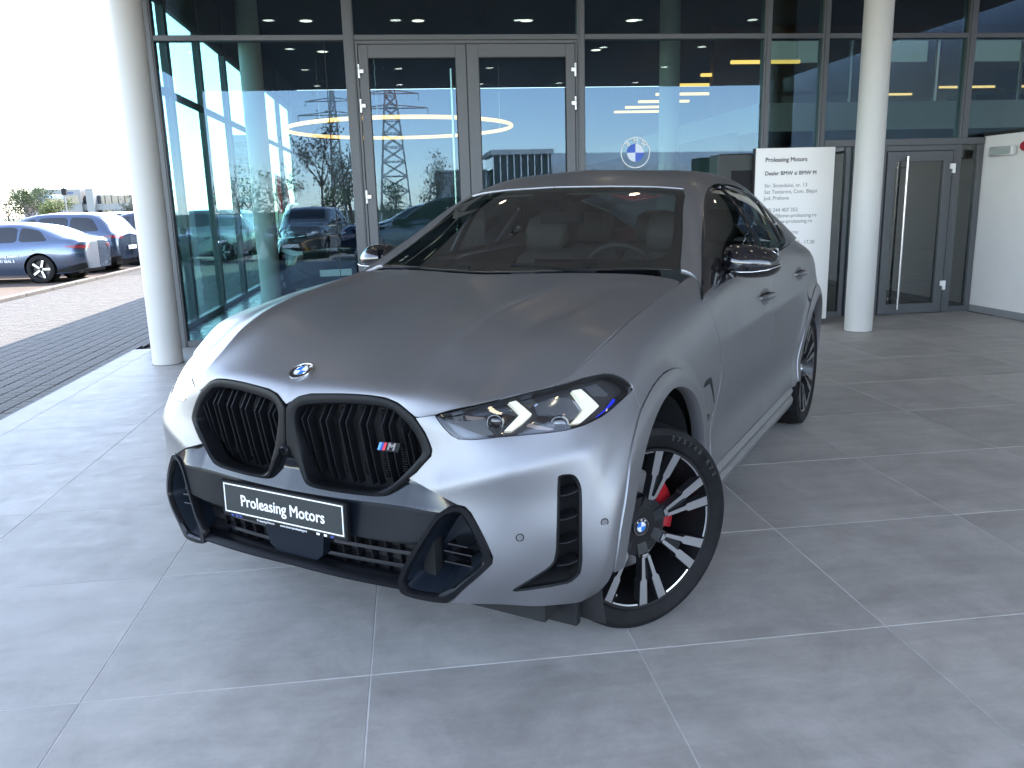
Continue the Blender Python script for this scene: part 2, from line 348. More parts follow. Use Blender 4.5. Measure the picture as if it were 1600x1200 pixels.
# ---------------------------------------------------------------- polygons on a surface
def chaikin(P, k=1, q=.25):
    P = np.asarray(P, float)
    for _ in range(k):
        N = np.roll(P, -1, 0); P = np.stack([P*(1-q)+N*q, P*q+N*(1-q)], 1).reshape(-1, 2)
    return P
def resample(P, d):
    P = np.asarray(P, float); out = []
    for a, b in zip(P, np.roll(P, -1, 0)):
        L = np.linalg.norm(b-a)
        if L < 1e-5: continue
        n = max(1, int(round(L/d)))
        for i in range(n): out.append(a+(b-a)*i/n)
    return np.array(out)
def area2(P): x, y = P[:, 0], P[:, 1]; return .5*float((x*np.roll(y, -1)-y*np.roll(x, -1)).sum())
def inset(P, d):
    """shrink a polygon by d (negative grows it)"""
    P = np.asarray(P, float)
    if area2(P) < 0: P = P[::-1]
    e = np.roll(P, -1, 0)-P; L = np.linalg.norm(e, axis=1, keepdims=True); n = np.stack([-e[:, 1], e[:, 0]], 1)/np.maximum(L, 1e-9)
    m = n+np.roll(n, 1, 0); l = (m**2).sum(1, keepdims=True); m = m/np.maximum(l, .5)*2
    return P+m*d
def inpoly(P, X):
    P = np.asarray(P); X = np.asarray(X); c = np.zeros(len(X), bool); j = len(P)-1
    for i in range(len(P)):
        yi, yj = P[i, 1], P[j, 1]
        if yi != yj:
            m = ((yi > X[:, 1]) != (yj > X[:, 1])) & (X[:, 0] < (P[j, 0]-P[i, 0])*(X[:, 1]-yi)/(yj-yi)+P[i, 0]); c ^= m
        j = i
    return c
def edge_dist(P, X):
    d = np.full(len(X), 9e9); Q = np.roll(P, -1, 0)
    for a, b in zip(P, Q):
        e = b-a; t = np.clip(((X-a)@e)/max(e@e, 1e-12), 0, 1); d = np.minimum(d, np.hypot(*(X-a-t[:, None]*e).T))
    return d
def fill(outer, holes, step):
    """triangulate a polygon with holes in parameter space"""
    rings = [outer]+list(holes); B = np.concatenate(rings); E = []; k = 0
    for r in rings:
        n = len(r); E += [(k+i, k+(i+1) % n) for i in range(n)]; k += n
    lo, hi = outer.min(0), outer.max(0); su, sv = step if hasattr(step, '__len__') else (step, step)
    gx = np.arange(lo[0]+su/2, hi[0], su); gy = np.arange(lo[1]+sv/2, hi[1], sv)
    G = np.stack(np.meshgrid(gx, gy), -1).reshape(-1, 2)
    if len(G):
        m = inpoly(outer, G)
        for h in holes: m &= ~inpoly(h, G)
        G = G[m]
        if len(G):
            m = np.ones(len(G), bool)
            for r in rings: m &= edge_dist(r, G) > min(su, sv)*.4
            G = G[m]
    A = np.concatenate([B, G]) if len(G) else B
    r = delaunay_2d_cdt([Vector((float(a), float(b))) for a, b in A], E, [], 0, 1e-7)
    V = np.array([(v.x, v.y) for v in r[0]]); T = np.array([f[:] for f in r[2]])
    c = V[T].mean(1); m = inpoly(outer, c)
    for h in holes: m &= ~inpoly(h, c)
    T = T[m]
    a = V[T]; ar = (a[:, 1, 0]-a[:, 0, 0])*(a[:, 2, 1]-a[:, 0, 1])-(a[:, 1, 1]-a[:, 0, 1])*(a[:, 2, 0]-a[:, 0, 0])
    T[ar < 0] = T[ar < 0][:, ::-1]
    return V, T
def panel(name, S, outer, m, parent, holes=(), step=.025, gap=.002, off=0, flange=.014, flip=1, mirror='no', edge=.012, disp=None, both=False):
    """a sheet-metal panel cut out of surface S: outer/holes are (U,V) outlines; edges are turned in"""
    outer = resample(inset(outer, gap), edge); hs = [resample(inset(h, 0)[::-1], edge) for h in holes]
    V2, T = fill(outer, hs, step)
    P = S(V2[:, 0], V2[:, 1]); N = S.normal(V2[:, 0], V2[:, 1], flip)
    if disp is not None: P = disp(P, N)
    P = P+N*off
    F = [tuple(t) for t in (T if flip > 0 else T[:, ::-1])]
    P = list(P); N = list(N)
    for ring in [outer]+hs:
        n = len(ring); A = S(ring[:, 0], ring[:, 1]); An = S.normal(ring[:, 0], ring[:, 1], flip)
        if disp is not None: A = disp(A, An)
        A = A+An*off
        tan = np.roll(A, -1, 0)-np.roll(A, 1, 0); out = np.cross(tan, An); out /= np.maximum(np.linalg.norm(out, axis=1, keepdims=True), 1e-9)
        if flip < 0: out = -out
        k = len(P)
        P += list(A); N += list(out*.85+An*.5)
        P += list(A-An*flange); N += list(out)
        for i in range(n):
            j = (i+1) % n; q = (k+i, k+n+i, k+n+j, k+j)
            if both and abs(A[i][0]) < .003 and abs(A[j][0]) < .003: continue
            F.append(q if flip > 0 else q[::-1])
    P = np.array(P); N = np.array(N)
    if both: cc = np.abs(P[:, 0]) < .003; P[cc, 0] = 0; N[cc, 0] = 0
    N /= np.maximum(np.linalg.norm(N, axis=1, keepdims=True), 1e-9)
    if mirror == 'yes' or both:
        Pm = P*[-1, 1, 1]; Nm = N*[-1, 1, 1]; Fm = [f[::-1] for f in F]
        if both:
            k = len(P); P = np.concatenate([P, Pm]); N = np.concatenate([N, Nm]); F = F+[tuple(i+k for i in f) for f in Fm]
        else: P, N, F = Pm, Nm, Fm
    return mesh_obj(name, P, F, m, parent, normals=N)
def ring_loft(name, rings, m, parent, mirror='no', closed=True, angle=40, flipf=False):
    """skin between rings of equal length"""
    n = len(rings[0]); V = np.concatenate(rings); F = []
    for a in range(len(rings)-1):
        for i in range(n if closed else n-1):
            j = (i+1) % n; F.append((a*n+i, a*n+j, (a+1)*n+j, (a+1)*n+i))
    if mirror == 'yes': V = V*[-1, 1, 1]; F = [f[::-1] for f in F]
    if flipf: F = [f[::-1] for f in F]
    return mesh_obj(name, V, F, m, parent, smooth=True, angle=angle)
def resample_n(P, n):
    P = np.asarray(P, float); Q = np.vstack([P, P[:1]]); L = np.concatenate([[0], np.cumsum(np.linalg.norm(np.diff(Q, axis=0), axis=1))])
    t = np.linspace(0, L[-1], n, endpoint=False); return np.stack([np.interp(t, L, Q[:, k]) for k in range(Q.shape[1])], 1)
def match(A, B, n):
    """resample two loops to n points starting at matching places"""
    A = resample_n(A, n); B = resample_n(B, n*4)
    if area2(A) < 0: A = A[::-1]
    if area2(B) < 0: B = B[::-1]
    # nearest-direction matching round the centroid keeps corners together
    ca, cb = A.mean(0), B.mean(0); ta = np.unwrap(np.arctan2(*(A-ca).T[::-1])); tb = np.unwrap(np.arctan2(*(B-cb).T[::-1]))
    o = tb.argmin(); 
    sa = (A-ca)/np.ptp(A, 0); sb = (B-cb)/np.ptp(B, 0); out = []; last = int(((sb-sa[0])**2).sum(1).argmin()); N = len(B)
    for k in range(n):
        c = [(last+i) % N for i in range(0, 14)]; d = [((sb[i]-sa[k])**2).sum() for i in c]; last = c[int(np.argmin(d))] if k else last; out.append(B[last])
    return A, np.array(out)
# ---------------------------------------------------------------- ground, floor tiles, pavers
def structure(name, V, F, m, **k): o = mesh_obj(name, V, F, m, **k); o['kind'] = 'structure'; return o
def sheet(name, x0, x1, y0, y1, z, m): return structure(name, [(x0, y0, z), (x1, y0, z), (x1, y1, z), (x0, y1, z)], [(0, 1, 2, 3)], m)
def tile_material(name, base, var=.05, rough=.36, mottled=True):
    m = bpy.data.materials.new(name); m.use_nodes = True; nt = m.node_tree; p = nt.nodes['Principled BSDF']; N = nt.nodes.new
    oi = N('ShaderNodeObjectInfo'); geo = N('ShaderNodeNewGeometry'); add = N('ShaderNodeVectorMath'); add.operation = 'ADD'; mul = N('ShaderNodeVectorMath'); mul.operation = 'SCALE'; mul.inputs['Scale'].default_value = 37
    cmb = N('ShaderNodeCombineXYZ'); nt.links.new(oi.outputs['Random'], cmb.inputs[0]); nt.links.new(oi.outputs['Random'], cmb.inputs[1]); nt.links.new(cmb.outputs[0], mul.inputs[0])
    nt.links.new(geo.outputs['Position'], add.inputs[0]); nt.links.new(mul.outputs[0], add.inputs[1])
    def noise(s, d, r=.6, dist=0):
        n = N('ShaderNodeTexNoise'); n.inputs['Scale'].default_value = s; n.inputs['Detail'].default_value = d; n.inputs['Roughness'].default_value = r; n.inputs['Distortion'].default_value = dist; nt.links.new(add.outputs[0], n.inputs[0]); return n
    n1 = noise(2.2, 8, .68, .6); n2 = noise(9, 6, .7, .4); n3 = noise(60, 3)
    def ramp(n, a, b, lo, hi):
        r = N('ShaderNodeMapRange'); r.inputs[1].default_value = a; r.inputs[2].default_value = b; r.inputs[3].default_value = lo; r.inputs[4].default_value = hi; nt.links.new(n.outputs[0], r.inputs[0]); return r
    a = ramp(n1, .35, .68, .82, 1.13); b = ramp(n2, .35, .7, .93, 1.08); c = ramp(n3, .3, .7, .975, 1.02)
    m1 = N('ShaderNodeMath'); m1.operation = 'MULTIPLY'; nt.links.new(a.outputs[0], m1.inputs[0]); nt.links.new(b.outputs[0], m1.inputs[1])
    mp = N('ShaderNodeMapping'); mp.inputs['Rotation'].default_value = (0, 0, .5); mp.inputs['Scale'].default_value = (1.1, 7, 1); nt.links.new(geo.outputs['Position'], mp.inputs[0])
    n4 = N('ShaderNodeTexNoise'); n4.inputs['Scale'].default_value = 1.2; n4.inputs['Detail'].default_value = 6; n4.inputs['Roughness'].default_value = .7; nt.links.new(mp.outputs[0], n4.inputs[0]); d4 = ramp(n4, .40, .75, 1.03, .86)
    m0 = N('ShaderNodeMath'); m0.operation = 'MULTIPLY'; nt.links.new(m1.outputs[0], m0.inputs[0]); nt.links.new(d4.outputs[0], m0.inputs[1])
    m2 = N('ShaderNodeMath'); m2.operation = 'MULTIPLY'; nt.links.new(m0.outputs[0], m2.inputs[0]); nt.links.new(c.outputs[0], m2.inputs[1])
    rr = N('ShaderNodeMapRange'); rr.inputs[3].default_value = 1-var; rr.inputs[4].default_value = 1+var; nt.links.new(oi.outputs['Random'], rr.inputs[0])
    m3 = N('ShaderNodeMath'); m3.operation = 'MULTIPLY'; nt.links.new(m2.outputs[0], m3.inputs[0]); nt.links.new(rr.outputs[0], m3.inputs[1])
    # small dark specks
    sp = N('ShaderNodeTexVoronoi'); sp.inputs['Scale'].default_value = 3.1; nt.links.new(add.outputs[0], sp.inputs[0]); spm = ramp(sp, .010, .018, .45, 1.0)
    m4 = N('ShaderNodeMath'); m4.operation = 'MULTIPLY'; nt.links.new(m3.outputs[0], m4.inputs[0]); nt.links.new(spm.outputs[0], m4.inputs[1])
    sc = N('ShaderNodeVectorMath'); sc.operation = 'SCALE'; sc.inputs[0].default_value = base; nt.links.new(m4.outputs[0], sc.inputs['Scale']); nt.links.new(sc.outputs[0], p.inputs['Base Color'])
    ro = ramp(n2, .3, .7, rough-.07, rough+.10); nt.links.new(ro.outputs[0], p.inputs['Roughness']); p.inputs['Specular IOR Level'].default_value = .28
    bp = N('ShaderNodeBump'); bp.inputs['Strength'].default_value = .12; bp.inputs['Distance'].default_value = .004; nt.links.new(n2.outputs[0], bp.inputs['Height']); nt.links.new(bp.outputs[0], p.inputs['Normal'])
    return m
TILE = tile_material('porcelain_tile', (.40, .377, .355), rough=.50)
GROUTL = mat('grout_light', (.64, .63, .61), rough=.8, noise=.45, nscale=.8)
T_ = .9074; TX, TY = -.1986, 2.461
floor = sheet('floor', -3.15, 7.05, -5.2, 9.60, -.0013, GROUTL)
bm = bmesh.new(); bmesh.ops.create_grid(bm, x_segments=1, y_segments=1, size=.5); tile_me = None
def tile_mesh(w, h):
    """slightly rounded slab"""
    b = MB(); e = .0012; x, y = w/2, h/2
    b.add([(-x+e, -y+e, 0), (x-e, -y+e, 0), (x-e, y-e, 0), (-x+e, y-e, 0), (-x, -y, -.0014), (x, -y, -.0014), (x, y, -.0014), (-x, y, -.0014)], [(0, 1, 2, 3), (4, 5, 1, 0), (5, 6, 2, 1), (6, 7, 3, 2), (7, 4, 0, 3), ])
    me = bpy.data.meshes.new('tile'); me.from_pydata(b.V, [], b.F); me.materials.append(TILE); return me
bm.free()
cache = {}
for i in range(-4, 9):
    for j in range(-9, 9):
        x0, x1 = TX+i*T_, TX+(i+1)*T_; y0, y1 = TY+j*T_, TY+(j+1)*T_; x0 = max(x0, -3.15); x1 = min(x1, 7.05); y1 = min(y1, 9.60); y0 = max(y0, -5.2)
        if x1-x0 < .05 or y1-y0 < .05: continue
        w, h = round(x1-x0-.0042, 4), round(y1-y0-.0042, 4)
        if (w, h) not in cache: cache[(w, h)] = tile_mesh(w, h)
        o = bpy.data.objects.new('tile', cache[(w, h)]); COL.objects.link(o); o.parent = floor; o.location = ((x0+x1)/2, (y0+y1)/2, rng.uniform(-.0003, .0003))
ASPH = mat('sunlit_paving', (.100, .072, .054), rough=.85, noise=.16, nscale=1.5, bump=.2, bscale=90)
ASPH2 = mat('asphalt', (.16, .155, .15), rough=.85, noise=.2, nscale=2)
GREEN_G = mat('field', (.10, .12, .06), rough=.95, noise=.4, nscale=.2)
sheet('ground', -600, 600, -500, 900, -.075, GREEN_G)
sheet('parking_ground', -70, 45, -45, 75, -.068, ASPH)
sheet('forecourt', -7.6, 42, -44, -5.3, -.064, mat('forecourt_concrete', (.42, .375, .33), rough=.85, noise=.12, nscale=1.2))  # pale unseen ground, added to bounce warm sunlight under the canopy
sheet('forecourt', 7.36, 10.5, -5.3, 9.5, -.064, MATS['forecourt_concrete'])
# interlocking pavers left of the tiles
PAV = mat('paver_grey', (.100, .090, .080), rough=.75, noise=.25, nscale=9, bump=.25, bscale=120)
PAVJ = mat('paver_joint', (.06, .06, .06), rough=.95)
pv = sheet('paving', -7.6, -3.165, -8, 30, -.058, PAVJ)
def paver_mesh():
    w, l, c = .158, .0965, .022      # zigzag blocks interlocking along x
    out = [(-w/2, -l/2), (-w/4, -l/2-c), (0, -l/2), (w/4, -l/2+c) , (w/2, -l/2), (w/2, l/2), (w/4, l/2+c), (0, l/2), (-w/4, l/2-c), (-w/2, l/2)]
    def insetp(P, d): return [(x*(1-d/(w/2)), y-math.copysign(d, y) if abs(y) > d else y) for x, y in P]
    o = insetp(out, .0035); i = insetp(out, .008); n = len(o)
    V = [(x, y, -.007) for x, y in o]+[(x, y, 0) for x, y in i]
    return V, [tuple(range(n, 2*n))]+[(k, (k+1) % n, n+(k+1) % n, n+k) for k in range(n)]
pV, pF = paver_mesh()
pme = bpy.data.meshes.new('paver'); pme.from_pydata(pV, [], pF); pme.materials.append(PAV)
spots = []
y = 5.6; r_ = 0
while y < 22.0:
    x = -3.25
    while x > -7.5: spots.append((x, y)); x -= .160
    y += .0990; r_ += 1
def inview(x, y): u = 800+1273*((x*math.cos(.1205)-y*math.sin(.1205))/(x*math.sin(.1205)+y*math.cos(.1205))); return u > -40
spots = [s for s in spots if inview(*s)]
spots.sort(key=lambda s: s[0]**2+s[1]**2)
for x, y in spots[:300]:
    o = bpy.data.objects.new('paver', pme); COL.objects.link(o); o.parent = pv; o.location = (x, y, -.034+rng.uniform(-.0015, .0015)); o.rotation_euler = (rng.uniform(-.006, .006), rng.uniform(-.006, .006), rng.uniform(-.008, .008))
A = np.array(pV); rest = np.array(spots[300:]); n = len(A)
V = (A[None]+np.concatenate([rest, -.034+rng.uniform(-.0015, .0015, (len(rest), 1))], 1)[:, None]).reshape(-1, 3)
F = [tuple(i+k*n for i in f) for k in range(len(rest)) for f in pF]
o = mesh_obj('paver_field', V, F, PAV, pv); o['kind'] = 'stuff'
b = MB(); b.box(-3.168, -3.152, -5.2, 9.9, -.07, -.001); o = b.build('floor_edge', mat('edge_dark', (.06, .06, .065), rough=.6)); o['kind'] = 'structure'
# pale kerb strip between the drive and the parking bays
b = MB(); 
for k in range(30): b.bbox(-7.78, -7.62, -8+k*1.27, -8+k*1.27+1.262, -.07, .015, .012)
kb = b.build('kerb', mat('kerb_concrete', (.16, .15, .14), rough=.85, noise=.15, nscale=6)); kb['kind'] = 'structure'
# ---------------------------------------------------------------- showroom building
FRAME = mat('frame_grey', (.105, .110, .118), rough=.42, metal=.25, spec=.4)
FRAME_D = mat('frame_gasket', (.015, .015, .016), rough=.7)
PANE = glass('facade_glass', (.66, .74, .72), base=.047, grazing=.9, rcol=(.52, .72, 1.0))
PANE2 = glass('side_glass', (.62, .82, .82), base=.04, grazing=.30)
WALLW = mat('white_render', (.82, .80, .78), rough=.75, noise=.02, nscale=3, bump=.05, bscale=150)
STEELB = mat('brushed_steel', (.62, .62, .61), rough=.25, metal=1)
B = empty('showroom', (2.0, 12.0, 0), label='glass fronted dark grey framed showroom with tall double door behind the grey car', cat='building')
BO = Vector((2.0, 12.0, 0))
def bp(name, m, fn, parent=None, smooth=None):
    b = MB(); fn(b)
    if parent is None: b.V = [tuple(Vector(v)-BO) for v in b.V]; return b.build(name, m, B, smooth=smooth)
    b.V = [tuple(Vector(v)-BO) for v in b.V]; return b.build(name, m, parent, smooth=smooth)
FY = 9.60
mull = [(-2.66, -2.56), (-.58, -.465), (2.013, 2.095), (4.222, 4.302), (4.934, 5.014), (6.760, 6.865), (8.6, 8.68)]
for a, c in mull:
    lo = 2.13 if a > 6 else 0
    bp('mullion', FRAME, lambda b: (b.bbox(a, c, FY, FY+.13, lo, 4.33, .004), b.box(a+.018, c-.018, FY-.012, FY, lo, 4.29)))
tr = [(-2.56, -.58), (-.465, 2.013), (2.095, 4.222), (4.302, 4.934), (5.014, 6.760), (6.865, 8.6)]
for a, c in tr:
    bp('transom', FRAME, lambda b: b.bbox(a, c, FY+.004, FY+.12, 3.285, 3.342, .004))
    bp('sill_rail' , FRAME, lambda b: b.bbox(a, c, FY+.004, FY+.12, -.001, .07, .004)) if a not in (-.465, 5.014, 6.865) else None
    lo = .07 if a < 5 else 2.14
    if a != -.465: bp('window_pane', PANE, lambda b: b.box(a, c, FY+.05, FY+.054, lo, 3.285))
    bp('window_pane', PANE, lambda b: b.box(a, c, FY+.05, FY+.054, 3.342, 4.33))
bp('glass_joint', FRAME_D, lambda b: b.box(-.795, -.788, FY+.046, FY+.058, .07, 3.285))
# double door
DOOR = bp('entrance_door', FRAME, lambda b: (b.bbox(-.463, -.435, FY+.01, FY+.11, 0, 3.283, .003), b.bbox(1.985, 2.011, FY+.01, FY+.11, 0, 3.283, .003), b.bbox(-.435, 1.985, FY+.01, FY+.11, 3.245, 3.283, .003)))
for x0, x1, g0, g1 in ((-.428, .748, -.328, .632), (.756, 1.979, .888, 1.876)):
    lf = bp('door_leaf', FRAME, lambda b: (b.bbox(x0, g0, FY-.006, FY+.06, .012, 3.238, .004), b.bbox(g1, x1, FY-.006, FY+.06, .012, 3.238, .004), b.bbox(g0, g1, FY-.0055, FY+.06, 3.10, 3.238, .003), b.bbox(g0, g1, FY-.0055, FY+.06, .012, .26, .003)), DOOR)
    bp('door_glass', PANE, lambda b: b.box(g0, g1, FY+.02, FY+.024, .26, 3.10), DOOR)
    bp('gasket', FRAME_D, lambda b: (b.box(g0, g0+.008, FY-.004, FY+.019, .268, 3.092), b.box(g1-.008, g1, FY-.004, FY+.019, .268, 3.092), b.box(g0, g1, FY-.0042, FY+.018, 3.092, 3.10)), DOOR)
for x, s in ((-.431, 1), (1.982, -1)):
    for z in (2.96, 2.60, 1.62, .55):
        bp('hinge', mat('hinge_silver', (.75, .76, .76), rough=.35, metal=.6), lambda b: (b.lathe([(0, -.07), (.013, -.07), (.013, -.022), (.0135, -.02), (.0135, .02), (.013, .022), (.013, .07), (0, .07)], 14, 'z', (x, FY-.022, z)), b.bbox(*sorted((x+s*.004, x+s*.05)), FY-.032, FY-.006, z-.02, z+.02, .003)), DOOR, smooth=40)
bp('pull_bar', STEELB, lambda b: (b.tube([(.585, FY+.11, .5), (.585, FY+.11, 3.0)], .014, 12), b.tube([(.585, FY+.11, .7), (.62, FY+.04, .7)], .008), b.tube([(.585, FY+.11, 2.8), (.62, FY+.04, 2.8)], .008)), DOOR, smooth=40)
bp('door_joint', FRAME_D, lambda b: b.box(.749, .755, FY+.0, FY+.05, .012, 3.238), DOOR)
# right hand entrance
bp('beam', FRAME, lambda b: b.bbox(5.014, 7.09, FY-.02, FY+.12, 2.06, 2.14, .004))
D2_ = bp('side_door', FRAME, lambda b: (b.bbox(5.74, 5.815, FY-.01, FY+.1, 0, 2.058, .004), b.bbox(6.69, 6.745, FY-.01, FY+.1, 0, 2.058, .004), b.bbox(5.815, 6.69, FY-.01, FY+.1, 1.995, 2.058, .003)))
bp('door_leaf', FRAME, lambda b: (b.bbox(5.822, 5.925, FY-.035, FY+.03, .01, 1.988, .004), b.bbox(6.565, 6.672, FY-.035, FY+.03, .01, 1.988, .004), b.bbox(5.925, 6.565, FY-.0345, FY+.03, 1.87, 1.988, .003), b.bbox(5.925, 6.565, FY-.0345, FY+.03, .01, .13, .003)), D2_)
bp('door_glass', glass('door_glass_dark', (.30, .36, .36), base=.12, grazing=.9), lambda b: b.box(5.925, 6.565, FY, FY+.004, .13, 1.87), D2_)
bp('door_gap', FRAME_D, lambda b: b.box(6.673, 6.689, FY-.02, FY+.06, .01, 1.994), D2_)
for x, y in ((6.05, FY-.085), (5.955, FY+.075)):
    bp('door_handle', STEELB, lambda b: (b.tube([(x, y, .07), (x, y, 1.93)], .016, 14), b.tube([(x, y, .2), (x, FY-.02, .2)], .008, 8), b.tube([(x, y, 1.80), (x, FY-.02, 1.80)], .008, 8)), D2_, smooth=40)
for z in (1.78, .35):
    bp('hinge', WHITE, lambda b: (b.bbox(6.63, 6.70, FY-.062, FY-.036, z-.008, z+.055, .004), b.bbox(6.665, 6.70, FY-.0625, FY-.035, z-.06, z-.009, .004)), D2_)
bp('sidelight_frame', FRAME, lambda b: (b.bbox(6.747, 6.80, FY-.008, FY+.1, 0, 2.058, .003), b.bbox(7.02, 7.09, FY-.008, FY+.1, 0, 2.058, .003), b.bbox(6.80, 7.02, FY-.0075, FY+.1, 0, .07, .003)))
bp('window_pane', MATS['door_glass_dark'], lambda b: b.box(6.80, 7.02, FY+.03, FY+.034, .07, 2.058))
bp('lobby_frame', FRAME, lambda b: (b.bbox(5.30, 5.36, FY, FY+.1, 0, 2.058, .004), b.bbox(5.40, 5.46, FY+.02, FY+.14, 0, 2.058, .004), b.bbox(5.50, 5.58, FY-.01, FY+.1, 0, 2.058, .004), b.bbox(5.62, 5.70, FY-.02, FY+.1, 0, 2.058, .004)))
bp('window_pane', MATS['door_glass_dark'], lambda b: b.box(5.014, 5.30, FY+.03, FY+.034, .07, 2.058))
bp('sill_rail', FRAME, lambda b: b.bbox(5.014, 5.30, FY, FY+.1, 0, .07, .003))
# interior shell
INW = mat('interior_dark_wall', (.10, .105, .11), rough=.8)
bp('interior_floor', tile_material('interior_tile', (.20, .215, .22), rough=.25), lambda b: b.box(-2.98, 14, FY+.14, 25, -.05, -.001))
bp('interior_ceiling', mat('interior_ceiling', (.045, .043, .042), rough=.85), lambda b: b.box(-2.98, 14, FY+.14, 25, 4.805, 4.9))
bp('back_wall', INW, lambda b: b.box(-2.9, 14, 25, 25.2, 0, 4.8))
bp('end_wall', INW, lambda b: b.box(14, 14.2, FY, 25, 0, 4.8))
ys = [9.66, 11.45, 13.2, 15.0, 16.9, 18.9, 21.0, 23.2]
for k, y in enumerate(ys):
    bp('mullion', FRAME, lambda b: b.bbox(-2.99, -2.89, y, y+.12, 0, 4.8, .004))
    if k:
        y0 = ys[k-1]+.12
        bp('transom', FRAME, lambda b: b.bbox(-2.97, -2.90, y0, y, 2.95, 3.03, .003)); bp('sill_rail', FRAME, lambda b: b.bbox(-2.98, -2.89, y0, y, 0, .08, .003)); bp('transom', FRAME, lambda b: b.bbox(-2.97, -2.90, y0, y, 4.05, 4.13, .003))
        bp('window_pane', PANE2, lambda b: b.box(-2.94, -2.936, y0, y, .08, 2.95)); bp('window_pane', PANE2, lambda b: b.box(-2.94, -2.936, y0, y, 3.03, 4.05)); bp('wall_panel', INW, lambda b: b.box(-2.97, -2.91, y0, y, 4.13, 4.8))
bp('back_corner_panel', INW, lambda b: b.box(-2.98, -2.9, 23.34, 25, 0, 4.8))
# mezzanine on the right
bp('mezzanine_slab', mat('slab_grey', (.34, .34, .33), rough=.7), lambda b: b.box(5.3, 14, 12.2, 25, 2.45, 2.86))
bp('mezzanine_wall', mat('mezzanine_brown', (.16, .085, .06), rough=.7, noise=.1, nscale=2), lambda b: b.box(6.2, 13.9, 16.5, 16.7, 2.86, 4.8))
for x in (7.2, 9.4, 11.6): bp('light_window', mat('far_window', (.55, .62, .62), rough=.4, emit=(.75, .9, .92), es=.04), lambda b: b.box(x, x+1.3, 16.44, 16.49, 4.1, 4.5))
bal = glass('balustrade_glass', (.80, .86, .85), base=.05, grazing=.6)
for k in range(6): bp('balustrade', bal, lambda b: b.box(5.4+k*1.4, 6.76+k*1.4, 12.25, 12.262, 2.86, 3.75)); bp('balustrade_post', STEELB, lambda b: b.box(5.33+k*1.4, 5.37+k*1.4, 12.24, 12.28, 2.86, 3.80))
bp('light_strip', mat('warm_strip', (.9, .6, .3), emit=(1, .55, .22), es=.4), lambda b: (b.box(9.2, 9.9, 15.6, 15.63, 3.35, 3.39), b.box(10.2, 12.8, 15.2, 15.23, 3.42, 3.46)))
bp('inner_partition', INW, lambda b: b.box(4.9, 5.0, 12.2, 25, 0, 2.45))
# upper fascia and canopy
SOFF = mat('soffit_grey', (.42, .40, .38), rough=.55, noise=.06, nscale=1.2)
bp('fascia', FRAME, lambda b: b.box(-4.75, 14.3, FY+.001, FY+.2, 4.335, 6.2))
bp('canopy_roof', SOFF, lambda b: (b.box(-4.75, 9.4, -1.9, FY, 4.33, 4.8)))
for i in range(7):
    for j in range(7):
        x0 = -4.73+i*2.01; y0 = -1.89+j*1.635
        bp('soffit_panel', SOFF, lambda b: b.bbox(x0+.006, x0+2.004, y0+.006, y0+1.629, 4.295, 4.329, .004))
bp('side_wing', mat('wing_cladding', (.62, .61, .60), rough=.5), lambda b: b.box(10.6, 20, -5.0, FY-.1, -.07, 9.5))  # unseen block added to darken pane reflections, tall enough to stop the sun
# white wall on the right with skirting
bp('white_wall', WALLW, lambda b: b.box(7.10, 7.34, 4.0, 9.62, .085, 2.15))
bp('wall_coping', FRAME_D, lambda b: b.box(7.085, 7.36, 3.98, 9.60, 2.15, 2.19))
bp('skirting', mat('skirting_tile', (.26, .265, .275), rough=.4), lambda b: b.box(7.088, 7.35, 4.0, 9.60, 0, .085))
# columns: stand free in front, they carry the canopy
COLM = mat('column_paint', (.52, .51, .49), rough=.5, noise=.02, nscale=4)
for x, y, lab in ((-2.505, 8.60, 'round pale grey column at the left corner of the glass front beside the pavers'), (4.985, 8.55, 'round pale grey column standing in front of the small side door')):
    c = empty('column', (x, y, 0), label=lab, cat='column', group='round columns carrying the canopy')
    b = MB(); b.lathe([(.148, 0), (.148, 4.29)], 40); b.build('shaft', COLM, c, smooth=60)
    b = MB(); b.lathe([(.149, .006), (.153, .005), (.155, 0)], 40); b.build('base_joint', mat('sealant', (.12, .12, .12), rough=.8), c)
for x, y in ((-2.3, 14.0), (4.5, 14.0)): bp('inner_column', COLM, lambda b: b.lathe([(.17, 0), (.17, 4.8)], 28, 'z', (x, y, 0)), smooth=60)
# ---------------------------------------------------------------- lamps
WARM = mat('downlight_glow', (1, .9, .7), emit=(1, .82, .55), es=2.4)
LAMPR = mat('downlight_rim', (.55, .55, .55), rough=.4, metal=.3)
def downlight(x, y, z, r, label, glow, grp):
    e = empty('downlight', (x, y, z), label=label, cat='ceiling light', group=grp)
    b = MB(); b.lathe([(r*1.25, 0), (r*1.22, -.008), (r*1.0, -.010), (r*.98, .0)], 24); b.build('rim', LAMPR, e, smooth=40)
    b = MB(); b.lathe([(0, -.004), (r*.98, -.004)], 24); b.build('diffuser', glow, e); return e
DIM = mat('downlight_dim', (.70, .70, .68), rough=.4, emit=(1, .9, .75), es=.12)
ORD = ['first', 'second', 'third', 'fourth', 'fifth', 'sixth']
for i, x in enumerate((-1.9, .0, 1.9, 3.8, 5.7)):
    for j, y in enumerate((-1.1, 1.2, 3.5, 5.8, 8.1)):
        downlight(x, y, 4.295, .085, 'warm soffit downlight, %s from the left in the %s row from the glass' % (ORD[i], ORD[4-j]), WARM, 'downlights in the canopy soffit')
for i, x in enumerate((-1.6, .4, 2.4, 4.4)):
    for j, y in enumerate((11.0, 13.4, 16.0, 19.0)):
        downlight(x, y, 4.80, .11, 'pale showroom ceiling downlight, %s from the left in the %s row behind the glass' % (ORD[i], ORD[j]), DIM if j < 2 else mat('downlight_inside', (1, .95, .85), emit=(1, .93, .8), es=.5), 'downlights in the showroom ceiling')
